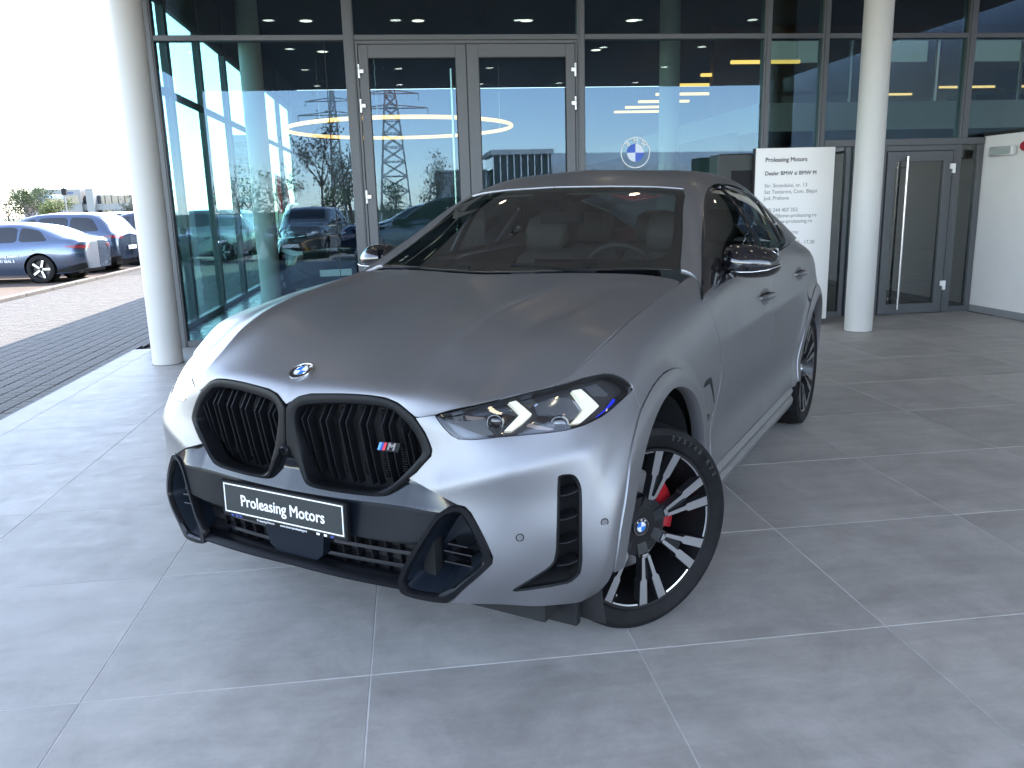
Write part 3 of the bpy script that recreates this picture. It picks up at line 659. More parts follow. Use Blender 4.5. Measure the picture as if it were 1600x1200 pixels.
GLOWR = mat('ring_glow', (1, .8, .5), emit=(1, .50, .10), es=.30)
rg = empty('ring_lamp', (-.02, 14.2, 2.76), label='large thin glowing ring lamp hanging inside behind the double door', cat='pendant lamp')
b = MB(); b.tube([(1.84*math.cos(t), 1.84*math.sin(t), 0) for t in np.linspace(0, 2*math.pi, 96, endpoint=False)], .030, 8, closed=True); b.build('ring', GLOWR, rg, smooth=60)
for a in (20, 140, 260): b = MB(); b.tube([(1.84*math.cos(R(a)), 1.84*math.sin(R(a)), .03), (1.84*math.cos(R(a)), 1.84*math.sin(R(a)), 2.04)], .003, 5); b.build('cable', STEELB, rg)
GLOWB = mat('bar_glow', (1, .9, .6), emit=(1, .58, .14), es=.30)
wds = ['nearest the glass and highest in the row', 'second from the front of the row', 'third from the front, at the middle of its row', 'fourth from the front, under the dark ceiling', 'fifth from the front of the row', 'second from the far end of the row', 'farthest and lowest in the row']
for k, y in enumerate((15.1, 16.6, 18.0, 19.5, 20.9, 22.1, 23.2)):
    p = empty('bar_lamp', (6.66-.02*k, y, 3.90), label='thin glowing bar lamp '+wds[k], cat='pendant lamp', group='glowing bar lamps inside the showroom')
    b = MB(); b.bbox(-.66, .66, -.035, .035, -.03, .03, .01); b.build('bar', GLOWB, p)
    for s in (-.6, .6): b = MB(); b.tube([(s, 0, .03), (s, 0, .89)], .003, 5); b.build('cable', STEELB, p)
# ---------------------------------------------------------------- sign board, decal, small wall things
sb = empty('sign_board', (4.43, 9.15, 0), label='white dealer sign board with black lettering standing right of the grey car', cat='sign')
b = MB(); b.bbox(-.475, .475, -.02, .02, .06, 2.035, .003); b.build('panel', mat('sign_white', (.82, .80, .78), rough=.35), sb)
b = MB(); b.box(-.490, -.477, -.022, .030, .06, 2.035); b.box(-.476, .475, .0205, .035, .06, 2.03); b.build('edge', mat('sign_edge', (.02, .02, .02), rough=.5), sb)
b = MB(); b.bbox(-.3, .3, -.15, .15, 0, .058, .004); b.build('foot', mat('foot_grey', (.10, .10, .11), rough=.5), sb)
INK = mat('ink_black', (.03, .03, .035), rough=.6); INK2 = mat('ink_grey', (.16, .16, .17), rough=.6)
def sign_line(t, z, s, m, bold=0): return text_mesh(t, s, m, sb, 'lettering', depth=.0006, bold=bold, align='LEFT', M=frame_m((-.36, -.0208, z), (1, 0, 0), (0, 0, 1)))
sign_line('Proleasing Motors', 1.905, .068, INK, .0014); sign_line('Dealer BMW si BMW M', 1.755, .062, INK, .0012)
for t, z in (('Str. Strandului, nr. 13', 1.62), ('Sat Tantareni, Com. Blejoi', 1.55), ('Jud. Prahova', 1.48), ('+40 244 407 352', 1.345), ('office@bmw-proleasing.ro', 1.28), ('www.bmw-proleasing.ro', 1.215), ('Program de lucru:', 1.09), ('Luni - Vineri   8.00 - 17.30', .97)): sign_line(t, z, .060, INK2)
cb = empty('cabinet', (3.80, 9.33, 0), label='dark grey cabinet with small screen standing left of the white sign board', cat='cabinet')
b = MB(); b.bbox(-.26, .26, -.13, .15, 0, 1.98, .008); b.build('body', mat('cabinet_grey', (.035, .040, .040), rough=.55), cb)
b = MB(); b.bbox(-.10, .20, -.139, -.131, 1.50, 1.80, .003); b.build('screen', PLASTIC, cb)
dec = empty('glass_decal', (2.70, 9.645, 2.045), label='round white and blue emblem sticker on the glass above the roof of the car', cat='sticker')
b = MB(); b.lathe([(.165, 0), (.176, 0), (.176, .001), (.165, .001)], 64, close=True).xf(frame_m((0, 0, 0), (1, 0, 0), (0, 0, 1))); b.build('ring', WHITE, dec)
for q in range(4):
    P = [(0, 0)]+[(.102*math.cos(R(q*90+t)), .102*math.sin(R(q*90+t))) for t in range(0, 91, 9)]
    b = MB(); b.prism(P, 0, .001).xf(frame_m((0, 0, 0), (1, 0, 0), (0, 0, 1))); b.build('quarter', mat('decal_blue', (.05, .12, .55), rough=.5) if q % 2 else mat('decal_white', (.70, .76, .85), rough=.5), dec)
for ch, a in (('B', 133), ('M', 90), ('W', 47)):
    M = frame_m((0, -.001, 0), (1, 0, 0), (0, 0, 1)) @ Matrix.Translation((.133*math.cos(R(a)), .133*math.sin(R(a)), 0)) @ Matrix.Rotation(R(a-90), 4, 'Z')
    text_mesh(ch, .068, WHITE, dec, 'letter', depth=.0005, bold=.002, M=M)
el = empty('emergency_light', (7.09, 9.22, 1.955), label='long white emergency light box on the white wall beside the red siren', cat='wall light')
b = MB(); b.bbox(-.07, 0, -.20, .20, -.055, .055, .015); b.build('housing', mat('plastic_white', (.66, .68, .66), rough=.4), el, smooth=40)
b = MB(); b.bbox(-.076, -.071, -.175, .175, -.04, .04, .002); b.build('diffuser', mat('diffuser_grey', (.40, .44, .42), rough=.3), el)
sr = empty('alarm_siren', (7.085, 8.82, 1.985), label='small round red alarm siren on the white wall by the side door', cat='siren')
b = MB(); b.lathe([(.0, -.10), (.045, -.095), (.06, -.07), (.062, -.02), (.07, -.018), (.07, 0)], 24, 'x'); b.build('dome', mat('siren_red', (.42, .012, .03), rough=.3, coat=.4), sr, smooth=40)
b = MB(); b.lathe([(.075, -.015), (.075, .0), (.0, 0)], 24, 'x'); b.build('base', WHITE, sr, smooth=40)
dk = empty('desk', (11.3, 14.9, 2.86), label='dark office desk on the upper floor behind the glass at top right', cat='desk')
b = MB(); b.bbox(-.9, .9, -.35, .35, .36, .40, .008); b.build('desk_top', mat('desk_dark', (.03, .028, .027), rough=.5), dk)
for x in (-.8, .8): b = MB(); b.box(x-.03, x+.03, -.3, .3, 0, .36); b.build('leg', MATS['desk_dark'], dk)
mo = empty('monitor', (11.35, 14.85, 3.26), label='black computer monitor standing on the desk upstairs', cat='monitor')
b = MB(); b.bbox(-.26, .26, -.02, .02, .10, .42, .008); b.build('screen', MATS['desk_dark'], mo); b = MB(); b.box(-.02, .02, 0, .03, 0, .12); b.box(-.1, .1, -.06, .08, 0, .012); b.build('stand', MATS['desk_dark'], mo)
HLC1 = [(0.67, -0.575, 0.933), (0.686, -0.56, 0.936), (0.724, -0.563, 0.914), (0.75, -0.564, 0.896), (0.736, -0.595, 0.875), (0.715, -0.625, 0.856), (0.697, -0.637, 0.857), (0.709, -0.613, 0.876), (0.722, -0.584, 0.897), (0.696, -0.579, 0.916)]
HLC2 = [(0.821, -0.432, 0.945), (0.837, -0.406, 0.946), (0.861, -0.396, 0.922), (0.889, -0.386, 0.893), (0.877, -0.431, 0.874), (0.862, -0.469, 0.856), (0.842, -0.494, 0.857), (0.853, -0.467, 0.874), (0.861, -0.434, 0.894), (0.842, -0.434, 0.919)]
HLX = [([(0.677, -0.542, 0.928), (0.705, -0.514, 0.935), (0.745, -0.516, 0.911), (0.737, -0.527, 0.908), (0.731, -0.542, 0.899)], 'chrome', 0.012, 'reflector'),
 ([(0.828, -0.377, 0.941), (0.849, -0.33, 0.945), (0.884, -0.31, 0.91), (0.881, -0.325, 0.905), (0.868, -0.347, 0.91), (0.857, -0.365, 0.913)], 'clear', 0.008, 'reflector'),
 ([(0.518, -0.677, 0.886), (0.561, -0.664, 0.877), (0.627, -0.623, 0.884), (0.645, -0.639, 0.855), (0.663, -0.639, 0.843), (0.577, -0.676, 0.834), (0.563, -0.679, 0.839)], 'grey', 0.004, 'bezel'),
 ([(0.534, -0.665, 0.894), (0.567, -0.645, 0.896), (0.569, -0.657, 0.881), (0.547, -0.67, 0.877)], 'chrome', 0.01, 'reflector'),
 ([(0.57, -0.647, 0.893), (0.621, -0.624, 0.886), (0.627, -0.63, 0.877), (0.576, -0.652, 0.882)], 'brown', 0.003, 'bezel'),
 ([(0.577, -0.634, 0.903), (0.665, -0.574, 0.908), (0.69, -0.569, 0.899), (0.651, -0.599, 0.894), (0.591, -0.634, 0.893)], 'clear', 0.004, 'bezel'),
 ([(0.628, -0.617, 0.889), (0.673, -0.589, 0.891), (0.703, -0.577, 0.885), (0.694, -0.594, 0.874), (0.685, -0.611, 0.863), (0.647, -0.635, 0.859)], 'black', 0.006, 'bezel'),
 ([(0.735, -0.523, 0.912), (0.771, -0.475, 0.925), (0.805, -0.441, 0.923), (0.833, -0.424, 0.903), (0.846, -0.423, 0.886), (0.836, -0.46, 0.864), (0.82, -0.485, 0.858), (0.78, -0.513, 0.884), (0.752, -0.538, 0.887)], 'clear', 0.006, 'bezel'),
 ([(0.756, -0.539, 0.882), (0.797, -0.503, 0.873), (0.823, -0.481, 0.86), (0.823, -0.49, 0.847), (0.803, -0.514, 0.847), (0.781, -0.535, 0.854), (0.75, -0.554, 0.87)], 'black', 0.01, 'bezel'),
 ([(0.739, -0.568, 0.866), (0.778, -0.539, 0.853), (0.8, -0.519, 0.844), (0.789, -0.533, 0.841), (0.765, -0.556, 0.847), (0.736, -0.576, 0.859)], 'brown', 0.003, 'bezel'),
 ([(0.881, -0.395, 0.86), (0.892, -0.351, 0.874), (0.897, -0.301, 0.896), (0.902, -0.295, 0.892), (0.901, -0.328, 0.874), (0.886, -0.39, 0.856)], 'blue', 0.006, 'blue_light'),
 ]
HLP = [((0.66, -0.615, 0.874), 0.022), ((0.81, -0.501, 0.855), 0.024)]
# ---------------------------------------------------------------- the grey sport coupe in the middle
SH = Surf(SHELL_NET, arch_flare); GR = Surf(GREEN_NET); BN = Surf(BONNET_NET)
CAR = empty('coupe_suv', (.0664, 3.2106, 0), -R(36.349), 'satin grey coupe SUV with black twin grille parked on the tiles before the showroom', 'car')
car_parts = {}
def uvs(S, pts, ch=0): P = S.find(pts); return chaikin(P, ch) if ch else P
def yz(y, z, x=.97): return (x, y, z)
HL = [(.513,-.722,.907),(.530,-.724,.888),(.548,-.725,.870),(.57,-.723,.851),(.590,-.718,.842),(.625,-.710,.842),(.694,-.676,.848),(.788,-.601,.850),(.845,-.537,.850),(.881,-.485,.856),(.916,-.419,.874),(.936,-.337,.900),(.949,-.250,.926),(.941,-.250,.941),(.924,-.265,.959),(.902,-.288,.973),(.881,-.325,.982),(.843,-.405,.981),(.789,-.483,.970),(.691,-.584,.949),(.607,-.658,.930),(.566,-.69,.920)]
AC = [(.842,-.594,.722),(.849,-.586,.731),(.878,-.56,.729),(.890,-.553,.716),(.902,-.55,.690),(.907,-.556,.652),(.912,-.568,.577),(.911,-.569,.431),(.893,-.573,.402),(.861,-.587,.380),(.747,-.684,.378),(.739,-.692,.385),(.747,-.69,.394),(.798,-.656,.428),(.832,-.629,.453),(.848,-.62,.479),(.851,-.616,.584)]
INT = [(.600,-.753,.655),(.622,-.748,.651),(.640,-.746,.634),(.703,-.738,.503),(.700,-.74,.483),(.659,-.76,.438),(.577,-.782,.350),(.553,-.793,.350),(.440,-.817,.358),(.418,-.821,.377),(.422,-.825,.421),(.478,-.81,.519),(.522,-.788,.593),(.541,-.777,.622),(.575,-.763,.648)]
INI = [(.604,-.757,.632),(.622,-.756,.622),(.679,-.752,.502),(.674,-.754,.478),(.566,-.789,.374),(.468,-.815,.376),(.442,-.82,.384),(.446,-.823,.420),(.500,-.80,.520),(.545,-.785,.600),(.572,-.77,.625)]
KO = [(.001,-.803,.880),(.003,-.801,.903),(.022,-.797,.921),(.045,-.791,.937),(.09,-.783,.947),(.212,-.768,.954),(.304,-.758,.955),(.357,-.751,.951),(.399,-.746,.938),(.437,-.743,.913),(.456,-.743,.898),(.489,-.743,.856),(.512,-.744,.808),(.510,-.747,.788),(.467,-.764,.738),(.44,-.773,.717),(.382,-.791,.668),(.355,-.797,.656),(.298,-.805,.652),(.184,-.818,.652),(.108,-.823,.654),(.080,-.823,.662),(.068,-.822,.678),(.040,-.815,.735),(.012,-.813,.762),(.001,-.811,.770)]
KI = [(.040,-.8,.880),(.048,-.796,.896),(.062,-.792,.906),(.101,-.789,.914),(.214,-.774,.923),(.324,-.761,.924),(.377,-.754,.918),(.412,-.753,.894),(.446,-.751,.862),(.481,-.752,.800),(.476,-.755,.788),(.449,-.765,.755),(.395,-.784,.697),(.351,-.795,.673),(.315,-.801,.666),(.223,-.812,.664),(.115,-.821,.665),(.092,-.82,.676),(.080,-.818,.690),(.059,-.812,.763),(.038,-.806,.844)]
SHUT = [(.456,-.743,.898),(.513,-.722,.907),(.607,-.658,.932),(.691,-.584,.950),(.789,-.483,.972),(.822,-.405,1.005),(.843,-.306,1.047),(.853,-.190,1.077),(.852,.020,1.117),(.850,.22,1.143),(.845,.43,1.165),(.838,.55,1.175)]
def arch_pt(yc, a, inner, x=.985):
    A = [-12, 0, 30, 60, 90, 120, 135, 150, 178, 190]
    if yc < 1: ro = [.525, .525, .54, .557, .567, .560, .540, .510, .488, .488]; ri = [.462, .462, .470, .490, .497, .480, .460, .444, .432, .432]
    else: ro = [.500, .500, .53, .557, .567, .557, .545, .53, .525, .525]; ri = [.435, .435, .460, .490, .497, .490, .478, .468, .462, .462]
    r = np.interp(a, A, ri if inner else ro); return (x, yc+r*math.cos(R(a)), .375+r*math.sin(R(a)))
def arch_line(yc, a0, a1, inner, n=22): return [arch_pt(yc, a, inner) for a in np.linspace(a0, a1, n)]
# --- body panels (left built, right mirrored)
JOIN = arch_pt(0, 119, False)
fr_bot = [(.965,-.487,.385),(.90,-.455,.275)]
bumper = KO[15:9:-1] and [KO[15], KO[14], KO[13], KO[12], KO[11], KO[10]]
bumper_pts = bumper+[HL[0]]+HL[1:13]+[JOIN]+arch_line(0, 124, 176, False, 12)+[(.93,-.475,.30),(.870,-.50,.292),(.80,-.605,.312),(.70,-.695,.332),(.590,-.778,.346)]+[INT[6], INT[5], INT[4], INT[3], INT[2], INT[1], INT[0], (.53,-.762,.688)]
DC = [(.928,.575,1.118),(.94,.598,1.085),(.945,.608,1.06),(.962,.645,.995),(.967,.700,.907),(.967,.742,.816),(.963,.745,.744),(.951,.720,.640),(.947,.690,.560),(.95,.665,.42),(.95,.66,.375)]
fender_pts = [HL[12]]+HL[13:19]+SHUT[5:]+[(.845,.64,1.192),(.862,.685,1.190),(.905,.630,1.155)]+DC+[arch_pt(0, -2, False)]+arch_line(0, 6, 116, False, 20)+[JOIN]
BELT = [(.935,.70,1.140),(.935,.95,1.158),(.935,1.25,1.182),(.935,1.55,1.196),(.935,1.85,1.208),(.932,2.1,1.22),(.925,2.3,1.235)]
D2 = [(.955,1.66,1.20),(.97,1.662,1.065),(.976,1.67,.998),(.972,1.69,.85),(.955,1.70,.68),(.938,1.70,.50),(.95,1.70,.375)]
D3 = [(.915,2.42,1.235),(.945,2.56,1.12),(.975,2.62,1.0),(.985,2.635,.93)]
ra = arch_line(2.975, 122, 176, False, 14)
door_f = DC[:1]+[(.935,.70,1.142)]+BELT[1:4]+D2+[DC[-1]]+DC[-2:0:-1]
door_f = [DC[0]]+BELT[:4]+D2+list(reversed(DC[1:]))
door_r = [D2[0]]+BELT[4:]+D3+ra+[(.95,2.43,.375)]+list(reversed(D2[1:]))
ymax = [(.905,3.45,1.02)]
quarter = [D3[0],(.905,2.5,1.245),(.875,2.7,1.255),(.82,3.0,1.245),(.745,3.3,1.205),(.66,3.65,1.150),(.55,3.88,1.125),(.30,3.96,1.12),(0,4.0,1.12),(0,4.12,.84),(0,4.13,.56),(0,4.06,.365),(.52,3.98,.365),(.72,3.78,.345),(.88,3.45,.34)]+[arch_pt(2.975, -3, False)]+arch_line(2.975, 4, 118, False, 22)+list(reversed(D3[1:]))
CARP = {}
def both(fn, *a, **k):
    return fn(*a, mirror='no', **k), fn(*a, mirror='yes', **k)
SHuv = lambda pts, ch=0: uvs(SH, pts, ch)
ac_uv = chaikin(SHuv(AC), 1); 
for mir in ('no', 'yes'):
    b = panel('front_bumper', SH, SHuv(bumper_pts), PAINT, CAR, holes=[ac_uv], step=.013, mirror=mir)
    f = panel('front_fender', SH, SHuv(fender_pts), PAINT, CAR, step=.022, mirror=mir)
    d = panel('front_door', SH, SHuv(door_f), PAINT, CAR, step=.03, mirror=mir)
    e = panel('rear_door', SH, SHuv(door_r), PAINT, CAR, step=.03, mirror=mir)
    q = panel('rear_quarter', SH, SHuv(quarter), PAINT, CAR, step=.035, gap=.0, mirror=mir)
    CARP[mir] = dict(bumper=b, fender=f, door=d, rdoor=e, quarter=q)
    # arch cladding
    for yc, a0, a1 in ((0, -2, 177), (2.975, -3, 178)):
        o = arch_line(yc, a0, a1, False, 44); i = arch_line(yc, a1, a0, True, 44)
        po = SHuv(o+i)
        panel('wheel_arch_trim', SH, po, PAINT, CAR, off=.005, gap=.0015, step=.02, flange=.05, mirror=mir, edge=.014)
# --- bonnet
bl = SH.find(SHUT)
bon = [(0,-.800,.905),(.02,-.797,.921),(.045,-.791,.938),(.09,-.783,.949),(.212,-.768,.956),(.304,-.758,.957),(.357,-.751,.953),(.399,-.746,.940),(.437,-.743,.915),(.456,-.743,.900),(.513,-.722,.909),(.607,-.658,.932),(.691,-.584,.951),(.745,-.530,.962),(.789,-.483,.974),(.822,-.405,1.007),(.845,-.310,1.050),(.852,-.190,1.079),(.852,-.04,1.108),(.850,.2,1.141),(.845,.43,1.165),(.832,.575,1.180),(.80,.612,1.187),(.69,.585,1.203),(.52,.505,1.215),(.33,.460,1.216),(.15,.432,1.211),(0,.425,1.208)]
def ridge(P, N):
    """two soft longitudinal creases per side and a shallow hollow between them"""
    x = np.abs(P[:, 0]); y = P[:, 1]
    c = .455+.11*np.clip((y+.7)/1.2, 0, 1); d = x-c
    a = np.clip((y+.78)/.25, 0, 1)
    h = .022*np.exp(-(np.sqrt(d*d+.008**2)-.008)/.045)
    c2 = .60+.10*np.clip((y+.5)/1.0, 0, 1); h2 = -.009*np.exp(-((x-c2)/.05)**2)
    edge = np.clip((.845-x)/.05, 0, 1)*np.clip((.42-y)/.10, 0, 1)
    P = P.copy(); P[:, 2] += (h+h2)*a*np.clip(edge, 0, 1)*N; return P
def ridge_n(S):
    T = S.T.reshape(-1, 3); vv = np.tile(np.clip((S.gv[-1]-S.gv)/.09, 0, 1)**1.0, S.nu); vv = vv*vv*(3-2*vv); return ridge(T, vv).reshape(S.T.shape)
BN.T = ridge_n(BN)
bo = BN.find(bon[1:-1]); bo = np.vstack([[0.0, 0.0], bo, [BN.u[-1], 0.0]])
bo_full = bo
def bonnet():
    V2, T = fill(resample(inset(bo_full, .0), .01), [], .013)
    P = BN(V2[:, 0], V2[:, 1]); N = BN.normal(V2[:, 0], V2[:, 1], -1); m = np.abs(V2[:, 1]) < 1e-4; N[m, 0] = 0; P[m, 0] = 0
    F = [tuple(t[::-1]) for t in T]; P = list(P); N = list(N)
    ring = resample(bo_full[::1], .01); keep = [i for i in range(len(ring)) if True]
    if area2(ring) < 0: ring = ring[::-1]
    A = BN(ring[:, 0], ring[:, 1]); An = BN.normal(ring[:, 0], ring[:, 1], -1); n = len(ring)
    tan = np.roll(A, -1, 0)-np.roll(A, 1, 0); out = np.cross(An, tan); out /= np.maximum(np.linalg.norm(out, axis=1, keepdims=True), 1e-9)
    k = len(P); P += list(A)+list(A-An*.014); N += list(out*.8+An*.6)+list(out)
    for i in range(n):
        j = (i+1) % n
        if abs(ring[i][1]) < 1e-4 and abs(ring[j][1]) < 1e-4: continue
        F.append((k+j, k+i, k+n+i, k+n+j)[::-1])
    P = np.array(P); N = np.array(N); N /= np.linalg.norm(N, axis=1, keepdims=True)
    k = len(P); P2 = np.vstack([P, P*[-1, 1, 1]]); N2 = np.vstack([N, N*[-1, 1, 1]]); F2 = F+[tuple(i+k for i in f[::-1]) for f in F]
    return mesh_obj('bonnet', P2, F2, PAINT, CAR, normals=N2)
BONNET = bonnet()
# --- greenhouse: windscreen, roof, pillars, side windows
GRf = lambda pts, ch=0: uvs(GR, pts, ch)
ws_side = [(.792,.716,1.219),(.765,.79,1.245),(.700,1.02,1.373),(.632,1.265,1.518),(.606,1.325,1.553)]
ws_top = [(.55,1.292,1.565),(.44,1.232,1.572),(.288,1.175,1.577),(.115,1.143,1.580),(0,1.137,1.581)]
def half(S, pts, left, right):
    """outline closed along the centre line: left/right = U of the ends on the centre line"""
    p = S.find(pts); V1 = S.v[-1]
    p = [tuple(x) for x in p]
    return p
V1 = GR.v[-1]
u_t = GR.find([ws_top[-1]])[0][0]
ws_poly = np.array([(0.004, V1)]+[(0.004, v) for v in np.linspace(V1*.9, GR.find([(.78,.70,1.215)])[0][1], 6)]+[tuple(x) for x in GR.find(ws_side[1:])]+[tuple(x) for x in GR.find(ws_top[:-1])]+[(u_t, V1)])
def glasspanel(name, S, poly, m, parent, off=-.004, step=.04, both=False, mirror='no', flange=.004, gap=.001):
    return panel(name, S, poly, m, parent, off=off, step=step, both=both, mirror=mirror, flange=flange, gap=gap)
def centre_panel(name, S, poly, m, parent, off=0, step=.035, flange=.01, gap=.002):
    """panel with one side on the symmetry line, mirrored into one mesh without a seam"""
    if area2(poly) < 0: poly = poly[::-1]
    q = inset(poly, gap); q[np.abs(poly[:, 1]-S.v[-1]) < 1e-6, 1] = S.v[-1]
    ring = resample(q, .015); V2, T = fill(ring, [], step)
    P = S(V2[:, 0], V2[:, 1]); N = S.normal(V2[:, 0], V2[:, 1], 1); c = np.abs(V2[:, 1]-S.v[-1]) < 1e-5; N[c, 0] = 0; P[c, 0] = 0
    P = P+N*off; F = [tuple(t) for t in T]; A = S(ring[:, 0], ring[:, 1]); An = S.normal(ring[:, 0], ring[:, 1], 1); A = A+An*off; n = len(ring)
    tan = np.roll(A, -1, 0)-np.roll(A, 1, 0); out = np.cross(tan, An); out /= np.maximum(np.linalg.norm(out, axis=1, keepdims=True), 1e-9)
    k = len(P); P = list(P)+list(A)+list(A-An*flange); N = list(N)+list(out*.8+An*.6)+list(out)
    for i in range(n):
        j = (i+1) % n
        if abs(ring[i][1]-S.v[-1]) < 1e-5 and abs(ring[j][1]-S.v[-1]) < 1e-5: continue
        F.append((k+i, k+n+i, k+n+j, k+j))
    P = np.array(P); N = np.array(N); N /= np.linalg.norm(N, axis=1, keepdims=True); k = len(P)
    return mesh_obj(name, np.vstack([P, P*[-1, 1, 1]]), F+[tuple(i+k for i in f[::-1]) for f in F], m, parent, normals=np.vstack([N, N*[-1, 1, 1]]))
WS = centre_panel('windscreen', GR, ws_poly, WSGLASS, CAR, off=-.005, gap=.001, flange=.0008)
# black ceramic border printed on the inside of the screen
def border(poly, w_side, w_bot, w_top):
    pass
inner = [(GR.find([(.0,.515,1.262)])[0][0], V1)]+[tuple(x) for x in GR.find([(.42,.590,1.262),(.62,.690,1.250),(.690,.78,1.262),(.705,.83,1.285),(.665,1.00,1.375),(.600,1.23,1.515),(.575,1.262,1.538),(.53,1.262,1.550),(.42,1.200,1.556),(.288,1.150,1.560)])]+[(GR.find([(0,1.10,1.563)])[0][0], V1)]
inner = np.array(inner)
def frit():
    o = ws_poly if area2(ws_poly) > 0 else ws_poly[::-1]; i = inner if area2(inner) > 0 else inner[::-1]
    # open strip between the two outlines, walked from bottom centre to top centre
    oo = o; ii = i
    def strip(poly):
        c = [k for k in range(len(poly)) if abs(poly[k, 1]-V1) < 1e-6]; a, b = c[0], c[1]
        k0 = a if (b == (a-1) % len(poly)) else b
        k0 = max(c) if min(c) == 0 and max(c) == len(poly)-1 else max(c)
        seq = [poly[(k0+t) % len(poly)] for t in range(len(poly))]
        if abs(seq[1][1]-V1) < 1e-6: seq = seq[1:]+seq[:1]
        return np.array(seq)
    A, B = strip(oo), strip(ii)
    def rs(P, n): L = np.concatenate([[0], np.cumsum(np.linalg.norm(np.diff(P, axis=0), axis=1))]); t = np.linspace(0, L[-1], n); return np.stack([np.interp(t, L, P[:, k]) for k in (0, 1)], 1)
    poly = np.vstack([A, B[::-1]])
    return poly
WSB = frit()
CERAMIC = mat('ceramic_black', (.006, .006, .007), rough=.35)
panel('windscreen_border', GR, WSB, CERAMIC, WS, off=-.009, gap=0, flange=.002, step=.03, both=True)
# side glass outline
DLO = [(.936,.575,1.143),(.905,.625,1.170),(.882,.71,1.213),(.825,.90,1.315),(.748,1.17,1.437),(.700,1.365,1.525),(.682,1.48,1.556),(.672,1.65,1.577),(.681,1.82,1.575),(.706,2.01,1.548),(.752,2.19,1.488),(.799,2.28,1.418),(.845,2.33,1.350),(.880,2.31,1.302),(.907,2.25,1.266),(.928,2.17,1.241),(.938,2.02,1.226),(.940,1.75,1.213),(.940,1.45,1.202),(.940,1.1,1.182),(.940,.80,1.158)]
dlo = GRf(DLO); dlo_in = inset(dlo, .022)
def lerp_line(a, b, n): return [tuple(np.array(a)+(np.array(b)-np.array(a))*t) for t in np.linspace(0, 1, n)]
def cutpoly(poly, y0, y1, slope=.0):
    """keep the piece of an outline (U,V) between two U limits that lean with V"""
    P = resample(poly, .012); f = lambda u, v, c: u-(c+slope*v)
    def clip(P, c, s):
        out = []; n = len(P)
        for i in range(n):
            a, b = P[i], P[(i+1) % n]; fa, fb = s*f(*a, c), s*f(*b, c)
            if fa >= 0: out.append(a)
            if fa*fb < 0: out.append(a+(b-a)*fa/(fa-fb))
        return np.array(out)
    if y0 is not None: P = clip(P, y0, 1)
    if y1 is not None: P = clip(P, y1, -1)
    return P
ub = GR.find([(.85,1.60,1.37)])[0][0]; uc = GR.find([(.84,2.13,1.36)])[0][0]; ua = GR.find([(.87,.92,1.26)])[0][0]
sl_b = .30
w1 = cutpoly(dlo_in, None, ub-.035, sl_b); w2 = cutpoly(dlo_in, ub+.035, uc-.03, sl_b); w3 = cutpoly(dlo_in, uc+.012, None, sl_b)
roof_poly = np.array([(u_t, V1)]+[tuple(x) for x in GR.find(ws_top[::-1][1:]+ws_side[::-1])]+[(.0+.002, GR.find([(.80,.705,1.212)])[0][1])]+[(.002, GR.find([(.90,.63,1.18)])[0][1]), tuple(GR.find([(.938,.57,1.14)])[0])])
# the sheet of roof, pillars and tail, minus the side windows, split at the roof ditch
ditch = [(.632,1.335,1.566),(.628,1.45,1.592),(.606,1.85,1.622),(.597,2.25,1.607),(.562,2.70,1.523),(.52,3.15,1.422)]
dch = GRf(ditch)
up = cutpoly
ur = GR.find([(0,2.62,1.62)])[0][0]
roof_top = np.vstack([[(u_t, V1)], GR.find(ws_top[::-1][1:]+[(.606,1.325,1.553)]), dch[1:4], GR.find([(.560,2.62,1.545)]), [(ur, V1)]])
centre_panel('roof', GR, roof_top, PAINT, CAR, gap=.0015)
rearwin = np.vstack([[(ur+.01, V1)], GR.find([(.555,2.66,1.535),(.52,3.1,1.425),(.475,3.50,1.305),(.30,3.62,1.335)]), [(GR.find([(0,3.68,1.31)])[0][0], V1)]])
centre_panel('rear_window', GR, rearwin, SIDEGLASS, CAR, off=-.003, gap=.002)
tail = np.vstack([[(GR.find([(0,3.69,1.31)])[0][0], V1)], GR.find([(.30,3.63,1.33),(.48,3.52,1.30),(.70,3.25,1.215),(.745,3.35,1.19),(.64,3.74,1.137)]), [(GR.u[-1], V1*.3), (GR.u[-1], V1)]])
centre_panel('tailgate', GR, tail, PAINT, CAR, gap=.0)
side_sheet = np.vstack([GR.find(ws_side[:1]), GR.find(ws_side[1:]), dch[1:4], GR.find([(.567,2.64,1.533),(.53,3.1,1.423),(.48,3.50,1.30),(.70,3.25,1.215),(.76,3.30,1.195),(.845,2.98,1.242),(.905,2.66,1.252),(.935,2.25,1.237),(.940,1.85,1.219),(.940,1.45,1.202),(.940,1.1,1.182),(.940,.80,1.158),(.940,.575,1.122)]), [(.001, .01)]])
TRIMB = mat('gloss_trim', (.010, .010, .012), rough=.09, coat=1, coat_rough=.02)
for mir in ('no', 'yes'):
    S_ = panel('side_frame', GR, side_sheet, PAINT, CAR, holes=[dlo], gap=.001, step=.03, flange=.02, mirror=mir)
    fr = panel('window_trim', GR, dlo, TRIMB, CAR, holes=[w1, w2, w3], gap=.001, off=.002, step=.02, flange=.014, mirror=mir, edge=.010)
    for w in (w1, w2, w3): panel('side_window', GR, w, SIDEGLASS, CAR, off=-.006, gap=-.004, step=.04, flange=.003, mirror=mir)
